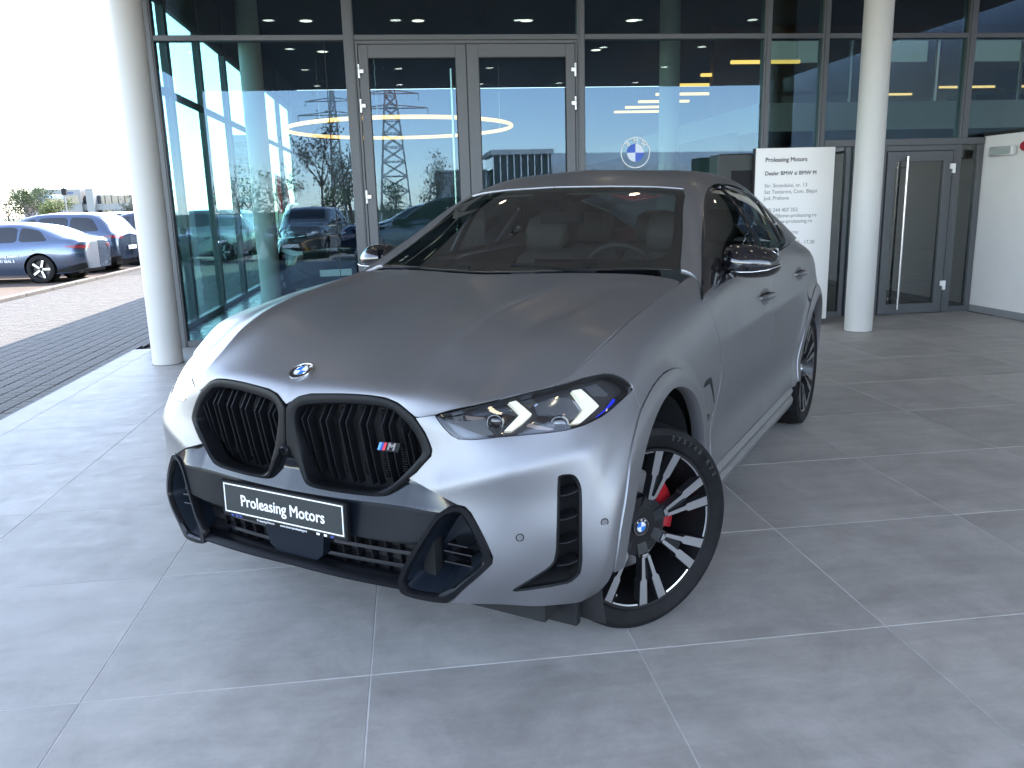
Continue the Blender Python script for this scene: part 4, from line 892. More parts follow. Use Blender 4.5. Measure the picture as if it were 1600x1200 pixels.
# ---------------------------------------------------------------- grille, intakes, lamps, plate
def disp_in(S, d):
    """copy of a surface pushed inwards by d"""
    Q = Surf.__new__(Surf); Q.__dict__.update(S.__dict__); T = S.T; du = np.gradient(T, axis=0); dv = np.gradient(T, axis=1); n = np.cross(du, dv); n /= np.maximum(np.linalg.norm(n, axis=2, keepdims=True), 1e-9); Q.T = T-n*d; return Q
def on(S, uv, d=0, flip=1):
    uv = np.atleast_2d(uv); return S(uv[:, 0], uv[:, 1])+S.normal(uv[:, 0], uv[:, 1], flip)*d
def framed(name, O, I, prof, m, parent, n=90, mir='no', S=SH, ch=1):
    """moulded surround between outline O and opening I; prof: (blend 0..1, height)"""
    A, B = match(chaikin(S.find(O), ch), chaikin(S.find(I), ch), n)
    rings = [on(S, A+(B-A)*t, h) for t, h in prof]
    return ring_loft(name, rings, m, parent, mirror=mir, angle=38)
FIN = mat('radiator_black', (.010, .010, .011), rough=.5)
for mir, sg in (('no', 1), ('yes', -1)):
    k = framed('kidney_grille', KO, KI, [(.0, -.03), (.0, .001), (.08, .005), (.45, .007), (.85, .002), (1, -.008), (1.0, -.055)], SATINB, CAR, n=120, mir=mir)
    def kmb(): return MB()
    iv = SH.find(KI); 
    from_x = [.062, .084, .130, .153, .201, .225, .274, .299, .350, .375, .417, .438]
    Kx = np.array([(p[0], p[2]) for p in KI])
    def zspan(x):
        zs = []
        for a, b in zip(Kx, np.roll(Kx, -1, 0)):
            if (a[0]-x)*(b[0]-x) <= 0 and a[0] != b[0]: zs.append(a[1]+(b[1]-a[1])*(x-a[0])/(b[0]-a[0]))
        return min(zs), max(zs)
    for j, x in enumerate(from_x):
        z0, z1 = zspan(x); ys = float(SH(*SH.find([(x, -.79, .80)])[0])[0][1]); zk = min(z1-.02, .868); lean = .012
        b = MB(); w = .0048
        prof = [(ys+.050, z0-.004), (ys+.034, (z0+zk)/2-.05), (ys+.006, zk), (ys+.050, z1+.006)]
        for (ya, za), (yb, zb) in zip(prof, prof[1:]):
            V = [(x-w/2, ya, za), (x+w/2, ya, za), (x+w/2, ya+.03, za), (x-w/2, ya+.03, za), (x-w/2, yb, zb), (x+w/2, yb, zb), (x+w/2, yb+.03, zb), (x-w/2, yb+.03, zb)]
            b.add(V, [(0, 1, 5, 4), (1, 2, 6, 5), (2, 3, 7, 6), (3, 0, 4, 7)])
        if mir == 'yes': b.mirror(False)
        b.build('slat', SATINB, k)
    # radiator fins showing between the slats
    b = MB()
    for x in (.110, .177, .250, .325, .395, .425):
        z0, z1 = zspan(x); z = z0+.02
        while z < z1-.02:
            y = -.72-.02*(1-x/.5); b.box(x-.011, x+.009, y, y+.02, z, z+.0028); z += .0078
    if mir == 'yes': b.mirror(False)
    o = b.build('radiator_fins', SATINB, k); o['kind'] = 'stuff'
    b = MB(); b.add([(.0, -.70, .62), (.53, -.66, .62), (.53, -.66, .97), (.0, -.70, .97)], [(0, 1, 2, 3)])
    if mir == 'yes': b.mirror(False)
    b.build('backing', DEEP, k)
    CARP[mir]['kidney'] = k
# M emblem on the left grille
def emblem(parent, o, s=1.0):
    """three slanted stripes and a letter, facing the viewer; o: origin on the grille"""
    M = frame_m(o, (1, .10, 0), (0, .10, 1))
    def q(x0, x1, name, m, h=.030):
        b = MB(); sl = .012; b.prism([(x0*s, 0), (x1*s, 0), ((x1+sl)*s, h*s), ((x0+sl)*s, h*s)], 0, .004); b.xf(M); return b.build(name, m, parent)
    base = MB(); base.prism([(-.003, -.003), (.0895*s, -.003), (.101*s, .033*s), (.009*s, .033*s)], -.004, .001); base.xf(M); e = base.build('emblem', GLOSSB, parent)
    for x0, x1, c, nm in ((.0, .010, (.10, .32, .70), 'stripe_light_blue'), (.011, .021, (.02, .05, .30), 'stripe_blue'), (.022, .032, (.65, .02, .04), 'stripe_red')):
        b = MB(); sl = .011; b.prism([(x0*s, 0), (x1*s, 0), ((x1+sl)*s, .030*s), ((x0+sl)*s, .030*s)], .0012, .004); b.xf(M); b.build('stripe', mat(nm, c, rough=.3), e)
    sh = Matrix.Identity(4); sh[0][1] = .34
    text_mesh('M', .040*s, CHROME, e, 'letter', depth=.0006, bold=.0012, M=M @ Matrix.Translation((.062*s, .0150*s, .0022)) @ sh, xs=1.12); return e
emblem(CARP['no']['kidney'], (.338, -.778, .796), .78)
b = MB(); b.bbox(-.016, .016, -.832, -.80, .748, .778, .006); cm = b.build('camera_housing', SATINB, CAR, smooth=40)
b = MB(); b.lathe([(0, -.006), (.007, -.006), (.009, 0), (.009, .01)], 20, 'z'); b.xf(frame_m((0, -.833, .765), (1, 0, 0), (0, 0, 1))); b.build('camera_eye', GLOSSB, cm, smooth=40)
# roundel
def roundel(parent, M, r, name='roundel'):
    """chrome ring, black band with letters, blue and white quarters"""
    b = MB(); b.lathe([(r*.93, .0018), (r*.955, .0032), (r*.985, .0032), (r, .001), (r, -.004)], 56).xf(M); e = b.build(name, CHROME, parent, smooth=35)
    b = MB(); b.lathe([(r*.60, .0022), (r*.945, .0022)], 56).xf(M); b.build('band', GLOSSB, e, smooth=35)
    b = MB(); b.lathe([(r*.575, .0024), (r*.585, .0034), (r*.605, .0034), (r*.615, .0024)], 56).xf(M); b.build('inner_ring', CHROME, e, smooth=35)
    BLUE = mat('roundel_blue', (.010, .17, .62), rough=.25, coat=.6); W = mat('roundel_white', (.80, .82, .84), rough=.3, coat=.6)
    for q in range(4):
        P = [(0, 0)]+[(r*.58*math.cos(R(q*90+t)), r*.58*math.sin(R(q*90+t))) for t in range(0, 91, 10)]
        b = MB(); b.prism(P, 0, .0026).xf(M); b.build('quarter', (BLUE if q % 2 else W) if True else None, e)
    for ch, a in (('B', 130), ('M', 90), ('W', 50)):
        T = M @ Matrix.Translation((r*.78*math.cos(R(a)), r*.78*math.sin(R(a)), .0026)) @ Matrix.Rotation(R(a-90), 4, 'Z')
        text_mesh(ch, r*.27, mat('letter_silver', (.80, .80, .82), rough=.3), e, 'letter', depth=.0004, bold=r*.008, M=T)
    return e
uv = BN.find([(0, -.722, 1.0)])[0]; nrm = Vector(BN.normal(uv[0], .001, -1)[0]); nrm.x = 0; nrm.normalize(); p0 = Vector(BN(uv[0], 0)[0]); p0.x = 0
roundel(BONNET, frame_m(p0+nrm*.003, (1, 0, 0), Vector((1, 0, 0)).cross(nrm)*-1) if False else frame_m(p0+nrm*.003, (1, 0, 0), nrm.cross(Vector((1, 0, 0)))), .041)
# gloss black centre panel, folded above the plate
def fold(P, N):
    z = P[:, 2]; k = np.clip((.700-z)/.068, 0, 1); P = P.copy(); P[:, 1] += (.020*np.clip((.76-z)/.03, 0, 1)-.022*k)*np.clip((.60-np.abs(P[:, 0]))/.10, 0, 1); return P
SF = Surf(SHELL_NET, lambda T: fold(arch_flare(T).reshape(-1, 3), None).reshape(T.shape))
ko_low = [(.001,-.811,.790)]+KO[-1:-4:-1]+KO[-4:-12:-1]
pl = [(0,-.812,.775)]+list(reversed(KO[14:-1]))
low = [(.44,-.773,.717),(.53,-.762,.688),(.600,-.753,.655)]
poly = SH.find(list(reversed(KO[15:]))+low[1:]+[INT[14], INT[13], INT[12], (.487,-.80,.535),(.40,-.82,.528),(.2,-.83,.528),(0.001,-.84,.528)])
GP = mat('gloss_panel', (.007, .008, .010), rough=.10, spec=.4, coat=.25, coat_rough=.03)
vf = SH.find([(.3, -.80, .634)])[0][1]
def vclip(P, c, s):
    out = []; P = resample(P, .006); n = len(P)
    for i in range(n):
        a, b = P[i], P[(i+1) % n]; fa, fb = s*(a[1]-c), s*(b[1]-c)
        if fa >= 0: out.append(a)
        if fa*fb < 0: out.append(a+(b-a)*fa/(fa-fb))
    return np.array(out)
CP = panel('centre_panel', SF, vclip(poly, vf, 1), GP, CAR, gap=0, step=(.02, .008), flange=.002, both=True)
panel('lower_panel', SF, vclip(poly, vf, -1), mat('panel_matt', (.006, .008, .012), rough=.32, spec=.10), CAR, gap=0, step=(.02, .008), flange=.01, both=True)
# lower grille: dark recess, bars, uprights, radar cover and the chin
LG = empty('lower_grille', parent=CAR)
b = MB(); b.box(-.50, .50, -.74, -.70, .36, .56); b.build('recess', DEEP, LG)
for z, y in ((.520, -.815), (.470, -.79), (.425, -.79)):
    b = MB()
    xs = np.linspace(-.46, .46, 25)
    for a, c in zip(xs, xs[1:]):
        ya, yc = y+.16*a*a, y+.16*c*c; h = .006 if z < .5 else .010
        b.add([(a, ya, z-h), (c, yc, z-h), (c, yc, z+h), (a, ya, z+h), (a, ya+.05, z-h), (c, yc+.05, z-h), (c, yc+.05, z+h), (a, ya+.05, z+h)], [(0, 1, 2, 3), (3, 2, 6, 7), (0, 4, 5, 1), (4, 7, 6, 5)])
    b.build('bar', SATINB if z > .5 else GLOSSB, LG)
for x in [s*v for s in (-1, 1) for v in (.17, .225, .28, .335, .385)]:
    b = MB(); y = -.775+.16*x*x; b.add([(x-.003, y, .39), (x+.003, y, .39), (x+.003+.0*x, y-.018, .525), (x-.003, y-.018, .525), (x-.003, y+.05, .39), (x+.003, y+.05, .39), (x+.003, y+.04, .525), (x-.003, y+.04, .525)], [(0, 1, 2, 3), (1, 5, 6, 2), (4, 0, 3, 7)])
    b.build('upright', SATINB, LG)
b = MB(); P = [(-.135, .525), (-.115, .425), (-.075, .392), (.075, .392), (.115, .425), (.135, .525)]
b.prism(P, -.822, -.79, lambda u, v, d: (u, d+.15*u*u+.06*(.525-v), v)); b.build('radar_cover', mat('radar_cover', (.008, .011, .017), rough=.28, spec=.2), LG, smooth=30)
b = MB()
xs = np.linspace(-.45, .45, 31)
def chin_ring(x):
    y = float(SH(*SH.find([(abs(x), -.83, .37)])[0])[0][1]); k = np.clip((abs(x)-.30)/.15, 0, 1)
    return [(x, y+.05, .405), (x, y+.010, .402), (x, y+.0, .396), (x, y-.008, .386), (x, y-.008, .381), (x, y+.002, .375), (x, y+.12, .355)]
RR = [chin_ring(x) for x in xs]; n = 7
b.add([p for r in RR for p in r], [(i*n+j, i*n+n+j, i*n+n+j+1, i*n+j+1) for i in range(len(xs)-1) for j in range(n-1)])
b.build('chin', mat('chin_black', (.005, .0055, .007), rough=.30, spec=.12), LG, smooth=25)
# corner intakes and air curtains
for mir in ('no', 'yes'):
    k = framed('corner_intake', INT, INI, [(0, -.02), (0, .003), (.12, .008), (.75, .006), (1, -.002), (1.0, -.012)], mat('intake_black', (.007, .0075, .009), rough=.26, spec=.14, coat=.08), CAR, n=90, mir=mir)
    A, B = match(chaikin(SH.find(INT), 1), chaikin(SH.find(INI), 1), 60)
    p0 = on(SH, B, -.012); c = p0.mean(0); back = c+(p0-c)*.62+np.array([-.02, .13, .01])
    ring_loft('duct', [p0, c+(p0-c)*.80+np.array([-.01, .06, .005]), back, np.repeat([back.mean(0)], 60, 0)], mat('duct_plastic', (.009, .013, .020), rough=.45, spec=.2), k, mirror=mir, angle=50)
    for z, l in ((.515, .06), (.49, .09), (.455, .09)):
        b = MB(); b.bbox(.565-l/2+.01, .585+l/2, -.735, -.66, z-.003, z+.003, .001); 
        if mir == 'yes': b.mirror(False)
        b.build('vane', GLOSSB, k)
    A2 = chaikin(SH.find(AC), 1); A2 = A2 if area2(A2) > 0 else A2[::-1]; A2 = resample_n(A2, 90)
    I2 = inset(A2, .009)
    k2 = ring_loft('air_curtain', [on(SH, A2, -.015), on(SH, inset(A2, .0008), .001), on(SH, inset(A2, .003), .003), on(SH, I2, .0), on(SH, I2, -.012)], SATINB, CAR, mirror=mir, angle=40)
    p0 = on(SH, I2, -.012); c = p0.mean(0)
    p1 = on(SH, I2, -.075)+np.array([.0, .03, 0])
    ring_loft('duct', [p0, p1, np.repeat([p1.mean(0)], 90, 0)], DEEP, k2, mirror=mir, angle=60)
    for z in (.665, .59, .515, .445):
        b = MB(); V = []
        for t in np.linspace(0, 1, 7):
            q = np.array([.852, -.606, z])*(1-t)+np.array([.904, -.560, z+.010])*t; sag = -.006*math.sin(t*math.pi)
            for dy, dz in ((.012, 0), (.014, .003), (.07, .003), (.07, 0)): V.append((q[0]-dy*.75, q[1]+dy*.6, q[2]+dz+sag))
        b.add(V, [(i*4+j, i*4+4+j, i*4+4+(j+1) % 4, i*4+(j+1) % 4) for i in range(6) for j in range(4)])
        if mir == 'yes': b.mirror(False)
        b.build('vane', PLASTIC, k2)
    # parking sensors
    for p in ((.768, -.688, .557), (.965, -.523, .578)):
        q = SH.find([p])[0]; P = Vector(SH(*q)[0]); N = Vector(SH.normal(*q)[0])
        if mir == 'yes': P.x *= -1; N.x *= -1
        M = frame_m(P, N.cross(Vector((0, 0, 1))), Vector((0, 0, 1)))
        b = MB(); b.lathe([(0, .0015), (.0085, .0015), (.0095, .0005)], 24); 
        if (M.to_3x3() @ Vector((0, 0, 1))).dot(N) < 0: M = M @ Matrix.Diagonal((1, 1, -1, 1))
        b.xf(M); s_ = b.build('parking_sensor', PAINT, CARP[mir]['bumper'], smooth=30)
        b = MB(); b.lathe([(.0095, .0008), (.0125, .0008)], 24); b.xf(M); b.build('ring', GLOSSB, s_)
# headlights
SHi = disp_in(SH, .045); SHm = disp_in(SH, .028)
LENSH = mat('lamp_housing', (.035, .036, .040), rough=.22, coat=.5)
DRL = mat('daytime_light', (.62, .63, .54), rough=.35, emit=(1, .97, .80), es=.05)
LAMPC = mat('lamp_chrome', (.62, .64, .66), rough=.12, metal=1)
CLR = mat('lamp_clear', (.30, .33, .38), rough=.12, metal=.85)
def px_poly(pts, S): return S.find(pts)
def slab(name, S, pts, d0, d1, m, parent, mir):
    """raised piece on surface S between depths d0 and d1"""
    q = S.find(pts); q = resample(q if area2(q) > 0 else q[::-1], .008); A = on(S, q, d0); B = on(S, q, d1); n = len(q)
    V2, T = fill(q, [], .02); P = on(S, V2, d1); k = len(P)
    V = np.vstack([P, A, B]); F = [tuple(t) for t in T]+[(k+i, k+(i+1) % n, k+n+(i+1) % n, k+n+i) for i in range(n)]
    if mir == 'yes': V = V*[-1, 1, 1]; F = [f[::-1] for f in F]
    return mesh_obj(name, V, F, m, parent, smooth=True, angle=30)
C1 = HLC1; C2 = HLC2
for mir in ('no', 'yes'):
    hu = chaikin(SH.find(HL), 1)
    hl = panel('headlight', SHi, inset(hu, -.004), LENSH, CAR, step=.02, gap=0, flange=-.044, mirror=mir)
    panel('lens', SH, hu, LENS, hl, step=.02, gap=.001, off=-.002, flange=.004, mirror=mir)
    # black lip round the lens
    A = resample_n(hu if area2(hu) > 0 else hu[::-1], 110); Bq = inset(A, .007)
    ring_loft('lens_edge', [on(SH, A, -.012), on(SH, inset(A, .0008), -.0035), on(SH, Bq, -.0045), on(SH, Bq, -.03)], SATINB, hl, mirror=mir)
    slab('daytime_light', SHi, C1, .004, .022, DRL, hl, mir); slab('daytime_light', SHi, C2, .004, .022, DRL, hl, mir)
    for pts, m, d, nm in HLX:
        slab(nm, SHi, pts, .001, d, {'chrome': LAMPC, 'clear': CLR, 'black': GLOSSB, 'blue': mat('blue_accent', (.01, .03, .75), rough=.3, emit=(.02, .05, 1), es=.06), 'brown': mat('lamp_bronze', (.30, .24, .21), rough=.3, metal=.4), 'grey': mat('lamp_grey', (.11, .115, .12), rough=.3, coat=.5)}[m], hl, mir)
    for cpt, r in HLP:
        q = SHi.find([cpt])[0]; P = Vector(SHi(*q)[0]); N = Vector(SHi.normal(*q)[0])
        if mir == 'yes': P.x *= -1; N.x *= -1
        N = (N+Vector((0, -1.2, 0))).normalized(); M = frame_m(P+N*.006, N.cross(Vector((0, 0, 1))), Vector((0, 0, 1)))
        if (M.to_3x3() @ Vector((0, 0, 1))).dot(N) < 0: M = M @ Matrix.Diagonal((1, 1, -1, 1))
        b = MB(); b.lathe([(r*1.25, .004), (r*1.18, .012), (r*1.05, .012), (r, .0)], 28); b.xf(M); pr = b.build('projector', LAMPC, hl, smooth=40)
        b = MB(); b.lathe([(r*math.cos(R(t)), .002+r*.55*math.sin(R(t))) for t in range(0, 91, 15)], 28); b.xf(M); b.build('projector_lens', GLOSSB, pr, smooth=60)
# number plate
PM = frame_m((0, -.862, .5795), (1, 0, 0), (0, .02, 1)); PM.translation = Vector((0, -.860, .5795))
def plate(parent, M, front=True):
    b = MB(); b.prism([(-.268, -.063), (.268, -.063), (.268, .060), (-.268, .060)], -.012, .0).xf(M); h = b.build('number_plate', SATINB, parent)
    b = MB(); b.prism([(-.260, -.052), (.260, -.052), (.260, .056), (-.260, .056)], 0, .002).xf(M); b.build('plate_face', mat('plate_face', (.013, .018, .020), rough=.5), h)
    b = MB()
    for x0, x1, y0, y1 in ((-.255, .255, .0475, .0515), (-.255, .255, -.0475, -.0435), (-.255, -.251, -.0435, .0475), (.251, .255, -.0435, .0475)): b.prism([(x0, y0), (x1, y0), (x1, y1), (x0, y1)], .002, .0026)
    b.xf(M).build('plate_border', WHITE, h)
    T = M @ Matrix.Translation((0, -.002, .0024))
    text_mesh('Proleasing Motors', .0545, WHITE, h, 'lettering', depth=.0003, bold=.0008, spacing=1.0, M=T, xs=.90)
    t1 = M @ Matrix.Translation((-.075, -.0575, .0008)); text_mesh('Proleasing Motors', .0105, WHITE, h, 'small_lettering', depth=.0003, M=t1)
    t1 = M @ Matrix.Translation((.045, -.0575, .0008)); text_mesh('www.bmw-proleasing.ro', .0115, WHITE, h, 'small_lettering', depth=.0003, M=t1)
    for x in (-.225, -.205, -.188, .148, .178, .205):
        b = MB(); b.prism([(x-.006, -.061), (x+.006, -.061), (x+.006, -.054), (x-.006, -.054)], 0, .0008).xf(M); b.build('mark', mat('mark_blue', (.03, .05, .25), rough=.5) if x < 0 or x > .19 else WHITE, h)
    return h
plate(CAR, PM)
# rear: plate, lamps (face the showroom glass)
plate(CAR, frame_m((0, 4.158, .80), (-1, 0, 0), (0, 0, 1)))
TL = mat('tail_lamp_red', (.30, .01, .012), rough=.15, coat=1, emit=(1, .05, .04), es=.12)
for mir in ('no', 'yes'):
    slab('tail_lamp', SH, [(.16,4.11,.955),(.40,4.07,.965),(.58,4.0,.975),(.72,3.86,.99),(.80,3.70,1.00),(.82,3.70,.96),(.73,3.87,.925),(.58,4.03,.915),(.40,4.09,.92),(.16,4.12,.925)], -.01, .006, TL, CAR, mir)
# ---------------------------------------------------------------- wheels
def tyre_prof(w, Rr, rr):
    """closed tyre section (radius, offset), grooves in the tread"""
    h = w/2; P = [(rr, -h*.80), (rr+.012, -h*.90), (rr+.05, -h*1.0), (Rr-.035, -h*1.0), (Rr-.012, -h*.93)]
    for c in (-.62, -.21, .21, .62):
        g = .0045; P += [(Rr-.001-.006*abs(c), h*c-g-.001), (Rr-.009, h*c-g), (Rr-.009, h*c+g), (Rr-.001-.006*abs(c), h*c+g+.001)]
    P += [(Rr-.012, h*.93), (Rr-.020, h*.965), (Rr-.035, h*1.0), (Rr-.040, h*.995), (rr+.055, h*1.01), (rr+.050, h*.99), (rr+.018, h*.93), (rr+.012, h*.90), (rr, h*.80)]
    return P
def make_wheel(parent, w=.275):
    """axis along +x (outside)"""
    W = empty('wheel', parent=parent)
    b = MB(); b.lathe(tyre_prof(w, .377, .288), 96, 'x'); t = b.build('tyre', RUBBER, W, smooth=32)
    b = MB()                                              # sipes across the tread and blocks on the shoulder
    for k in range(72):
        a = 2*math.pi*k/72
        for x0, x1, sk in ((-.112, -.092, .0), (-.080, -.034, .02), (-.024, .024, -.02), (.034, .080, .02), (.092, .112, .0)):
            x0 *= w/.275; x1 *= w/.275
            for s in (0,):
                a2 = a+sk; V = []
                for x, aa in ((x0, a), (x1, a2)):
                    for da in (-.0022, .0022):
                        for r in ((.366, .3718) if abs(x0) > .09 or abs(x1) > .09 else (.370, .3756)): V.append((x, r*math.cos(aa+da), r*math.sin(aa+da)))
                b.add(V, [(1, 3, 7, 5)])
    s_ = b.build('sipes', DEEP, t, fix=False); s_['kind'] = 'stuff'
    txt = '275/40 R22'
    for i, c in enumerate(txt):
        if c == ' ': continue
        a = R(72-i*5.0); M = Matrix.Translation((w/2*1.0+.0005, .335*math.cos(a), .335*math.sin(a))) @ frame_m((0, 0, 0), (0, math.sin(a), -math.cos(a)), (0, math.cos(a), math.sin(a)))
        text_mesh(c, .024, mat('sidewall_letter', (.040, .040, .042), rough=.45), t, 'letter', depth=.0012, bold=.0006, M=M)
    h = w/2
    b = MB(); b.lathe([(.290, h*.80), (.296, h*.90), (.293, h*.94), (.284, h*.93), (.277, h*.80), (.262, h*.45), (.252, 0), (.256, -h*.7), (.288, -h*.85)], 84, 'x'); rim = b.build('rim', mat('rim_black', (.008, .008, .009), rough=.32, spec=.35, coat=.2), W, smooth=35)
    BL = MATS['rim_black']; f = h*.90
    def P(r, a, x): return (x, r*math.cos(a), r*math.sin(a))
    def arm(a0, sgn):
        """one arm of a V: machined face with a black flank"""
        st = [(.112, .105, .012), (.190, .130, .016), (.200, .135, .030), (.284, .152, .034)]; V = []; face = []
        for r, da, wd in st:
            x = f-.020*(1-(r-.1)/.19)+.004
            for s in (-1, 1):
                a = a0+sgn*da+s*wd/2/r; face.append(P(r, a, x))
        return face
    for k in range(7):
        a0 = R(19)+2*math.pi*k/7
        sp = MB(); fc = MB()
        for sgn in (-1, 1):
            q = arm(a0, sgn); n = len(q)
            back = [(x-.034, y, z) for x, y, z in q]
            sp.add(q+back, [(0, n, n+1, 1)]+[t for i in range(0, n-2, 2) for t in ((i, i+1, i+3, i+2), (i, i+2, n+i+2, n+i), (i+1, n+i+1, n+i+3, i+3))])
            fr = [(x+.0012, y, z) for x, y, z in q]; fc.add(fr+q, [t for i in range(0, n-2, 2) for t in ((i, i+1, i+3, i+2), (i, i+2, n+i+2, n+i), (i+1, n+i+1, n+i+3, i+3))])
        # closing bar of the V near the hub
        q = [P(.104, a0-.125, f-.017), P(.104, a0+.125, f-.017), P(.118, a0+.125, f-.0155), P(.118, a0-.125, f-.0155)]
        fc.add(q+[(x-.01, y, z) for x, y, z in q], [(0, 1, 2, 3), (0, 4, 5, 1), (2, 6, 7, 3)])
        # black web from the hub to the V
        q = [P(.045, a0-.40, f-.040), P(.045, a0+.40, f-.040), P(.118, a0+.20, f-.024), P(.118, a0-.20, f-.024)]
        sp.add(q+[(x-.035, y, z) for x, y, z in q], [(0, 1, 2, 3), (0, 4, 5, 1), (1, 5, 6, 2), (2, 6, 7, 3), (3, 7, 4, 0)])
        # recessed plate inside the V
        q = [P(.116, a0-.07, f-.026), P(.116, a0+.07, f-.026), P(.215, a0+.125, f-.028), P(.215, a0-.125, f-.028)]
        sp.add(q+[(x-.02, y, z) for x, y, z in q], [(0, 1, 2, 3), (2, 6, 7, 3), (1, 5, 6, 2), (3, 7, 4, 0)])
        s = sp.build('spoke', mat('spoke_anthracite', (.028, .029, .032), rough=.3, metal=.3, spec=.4), rim, smooth=30); fc.build('spoke_face', MACH, rim, smooth=30)
        # machined arcs on the lip between the Vs
        b = MB(); a1, a2 = a0+.24, a0+2*math.pi/7-.24; aa = np.linspace(a1, a2, 9); V = []
        for a in aa: V += [P(.278, a, f+.0005), P(.290, a, f+.005), P(.292, a, f-.004)]
        b.add(V, [(i*3+j, i*3+3+j, i*3+4+j, i*3+1+j) for i in range(8) for j in range(2)]); b.build('lip_arc', MACH, rim, smooth=40)
    b = MB(); b.lathe([(0, f-.030), (.034, f-.030), (.036, f-.034), (.060, f-.034), (.080, f-.036), (.108, f-.034), (.112, f-.045), (.114, f-.08)], 40, 'x'); hub = b.build('hub', BL, rim, smooth=35)
    for k in range(5):
        a = 2*math.pi*k/5+.3; b = MB(); b.lathe([(.0, 0), (.0125, 0), (.0145, .004), (.016, .0045)], 18, 'x').xf(Matrix.Translation((f-.0375, .058*math.cos(a), .058*math.sin(a)))); b.build('wheel_bolt', DEEP, hub, smooth=40)
    roundel(rim, frame_m((f-.029, 0, 0), (0, -1, 0), (0, 0, 1)) if False else frame_m((f-.029, 0, 0), (0, 1, 0), (0, 0, 1)), .032, 'centre_cap')
    b = MB(); b.lathe([(.05, .0), (.075, .0), (.08, .01), (.188, .01), (.188, -.022), (.08, -.022)], 64, 'x'); b.build('brake_disc', STEEL, W, smooth=30)
    b = MB(); V = []
    aa = np.linspace(R(-18), R(42), 12)
    for a in aa:
        for r, x in ((.130, .030), (.128, .040), (.140, .048), (.180, .048), (.192, .040), (.195, -.06), (.130, -.06)): V.append((x, r*math.cos(a), r*math.sin(a)))
    b.add(V, [(i*7+j, i*7+7+j, i*7+8+j, i*7+1+j) for i in range(11) for j in range(6)]+[tuple(range(7)), tuple(77+k for k in range(7))]); cal = b.build('brake_caliper', RED, W, smooth=40)
    b = MB(); b.lathe([(0, .0), (.004, 0), (.005, -.03)], 10, 'x').xf(Matrix.Translation((f-.012, .255*math.cos(R(-118)), .255*math.sin(R(-118))))); b.build('valve', CHROME, rim)
    return W
STEER = R(-31.1)
wf = make_wheel(CAR); wf.location = (.822, .002, .375)
wf.rotation_euler = (0, 0, STEER); 
def place_wheel(x, y, rz, flip):
    w = copy_tree(wf, CAR); w.location = (x, y, .375); w.rotation_euler = (0, 0, rz); return w
w2 = place_wheel(.808, 2.975, 0, False); w2.scale = (1.09, 1, 1)
w3 = place_wheel(-.822, 0, math.pi+STEER, True); w4 = place_wheel(-.808, 2.975, math.pi, True)
# wheel housings
for yc in (0, 2.975):
    for sg in (1, -1):
        b = MB(); V = []; aa = [R(a) for a in range(-25, 206, 12)]
        for a in aa:
            for x in (.45, .93): V.append((sg*x, yc+.465*math.cos(a), .375+.465*math.sin(a)))
        n = len(aa); b.add(V, [(2*i, 2*i+2, 2*i+3, 2*i+1) for i in range(n-1)]+[tuple(2*i for i in range(n))]); b.build('wheel_housing', mat('housing_plastic', (.010, .010, .011), rough=.85), CAR, smooth=50)
# floor pan, sills
b = MB(); b.box(-.80, .80, -.60, 3.75, .25, .34); b.build('floor_pan', DEEP, CAR)
b = MB(); b.box(-.45, .45, -.55, .5, .34, .37); b.build('front_undertray', DEEP, CAR)
for sg in (1, -1): b = MB(); b.bbox(*sorted((sg*.66, sg*.86)), -.50, -.47, .20, .30, .004); b.build('air_deflector', PLASTIC, CAR)
b = MB(); b.box(-.62, .62, -.52, .40, .37, .88); b.build('inner_structure', DEEP, CAR)
for sg in (1, -1):
    b = MB(); ys = np.linspace(.50, 2.47, 24); V = []
    for y in ys:
        k = min(1, (y-.50)/.12, (2.47-y)/.10); k = max(0, k)**.5
        for x, z in ((.925, .385), (.958, .375), (.975, .352), (.968, .335), (.962, .318), (.978, .300), (.972, .272), (.93, .245), (.80, .245)): V.append((sg*(.90+(x-.90)*(.55+.45*k)), y, z+.015*(1-k)))
    n = 9; F = [(i*n+j, i*n+n+j, i*n+n+j+1, i*n+j+1) for i in range(len(ys)-1) for j in range(n-1)]+[tuple(range(n)), tuple((len(ys)-1)*n+k for k in range(n))]
    b.add(V, F); b.build('sill', PAINT, CAR, smooth=35)
# wing vent and emblem
for mir in ('no', 'yes'):
    V0 = [(.985,.468,.778),(.975,.500,.797),(.968,.566,.800),(.966,.584,.792),(.957,.672,.668),(.963,.580,.762),(.966,.563,.776),(.975,.505,.775)]
    slab('wing_vent', SH, V0, -.004, .002, DEEP, CARP[mir]['fender'], mir)
    e = slab('wing_emblem', SH, [(.97,.560,.648),(.955,.672,.630),(.955,.676,.604),(.965,.566,.612)], -.004, .004, GLOSSB, CARP[mir]['fender'], mir)
    for k, c in enumerate(('stripe_light_blue', 'stripe_blue', 'stripe_red')):
        pass
    slab('letter', SH, [(.97,.590,.636),(.955,.650,.627),(.955,.652,.612),(.965,.594,.618)], .003, .0055, CHROME, e, mir)
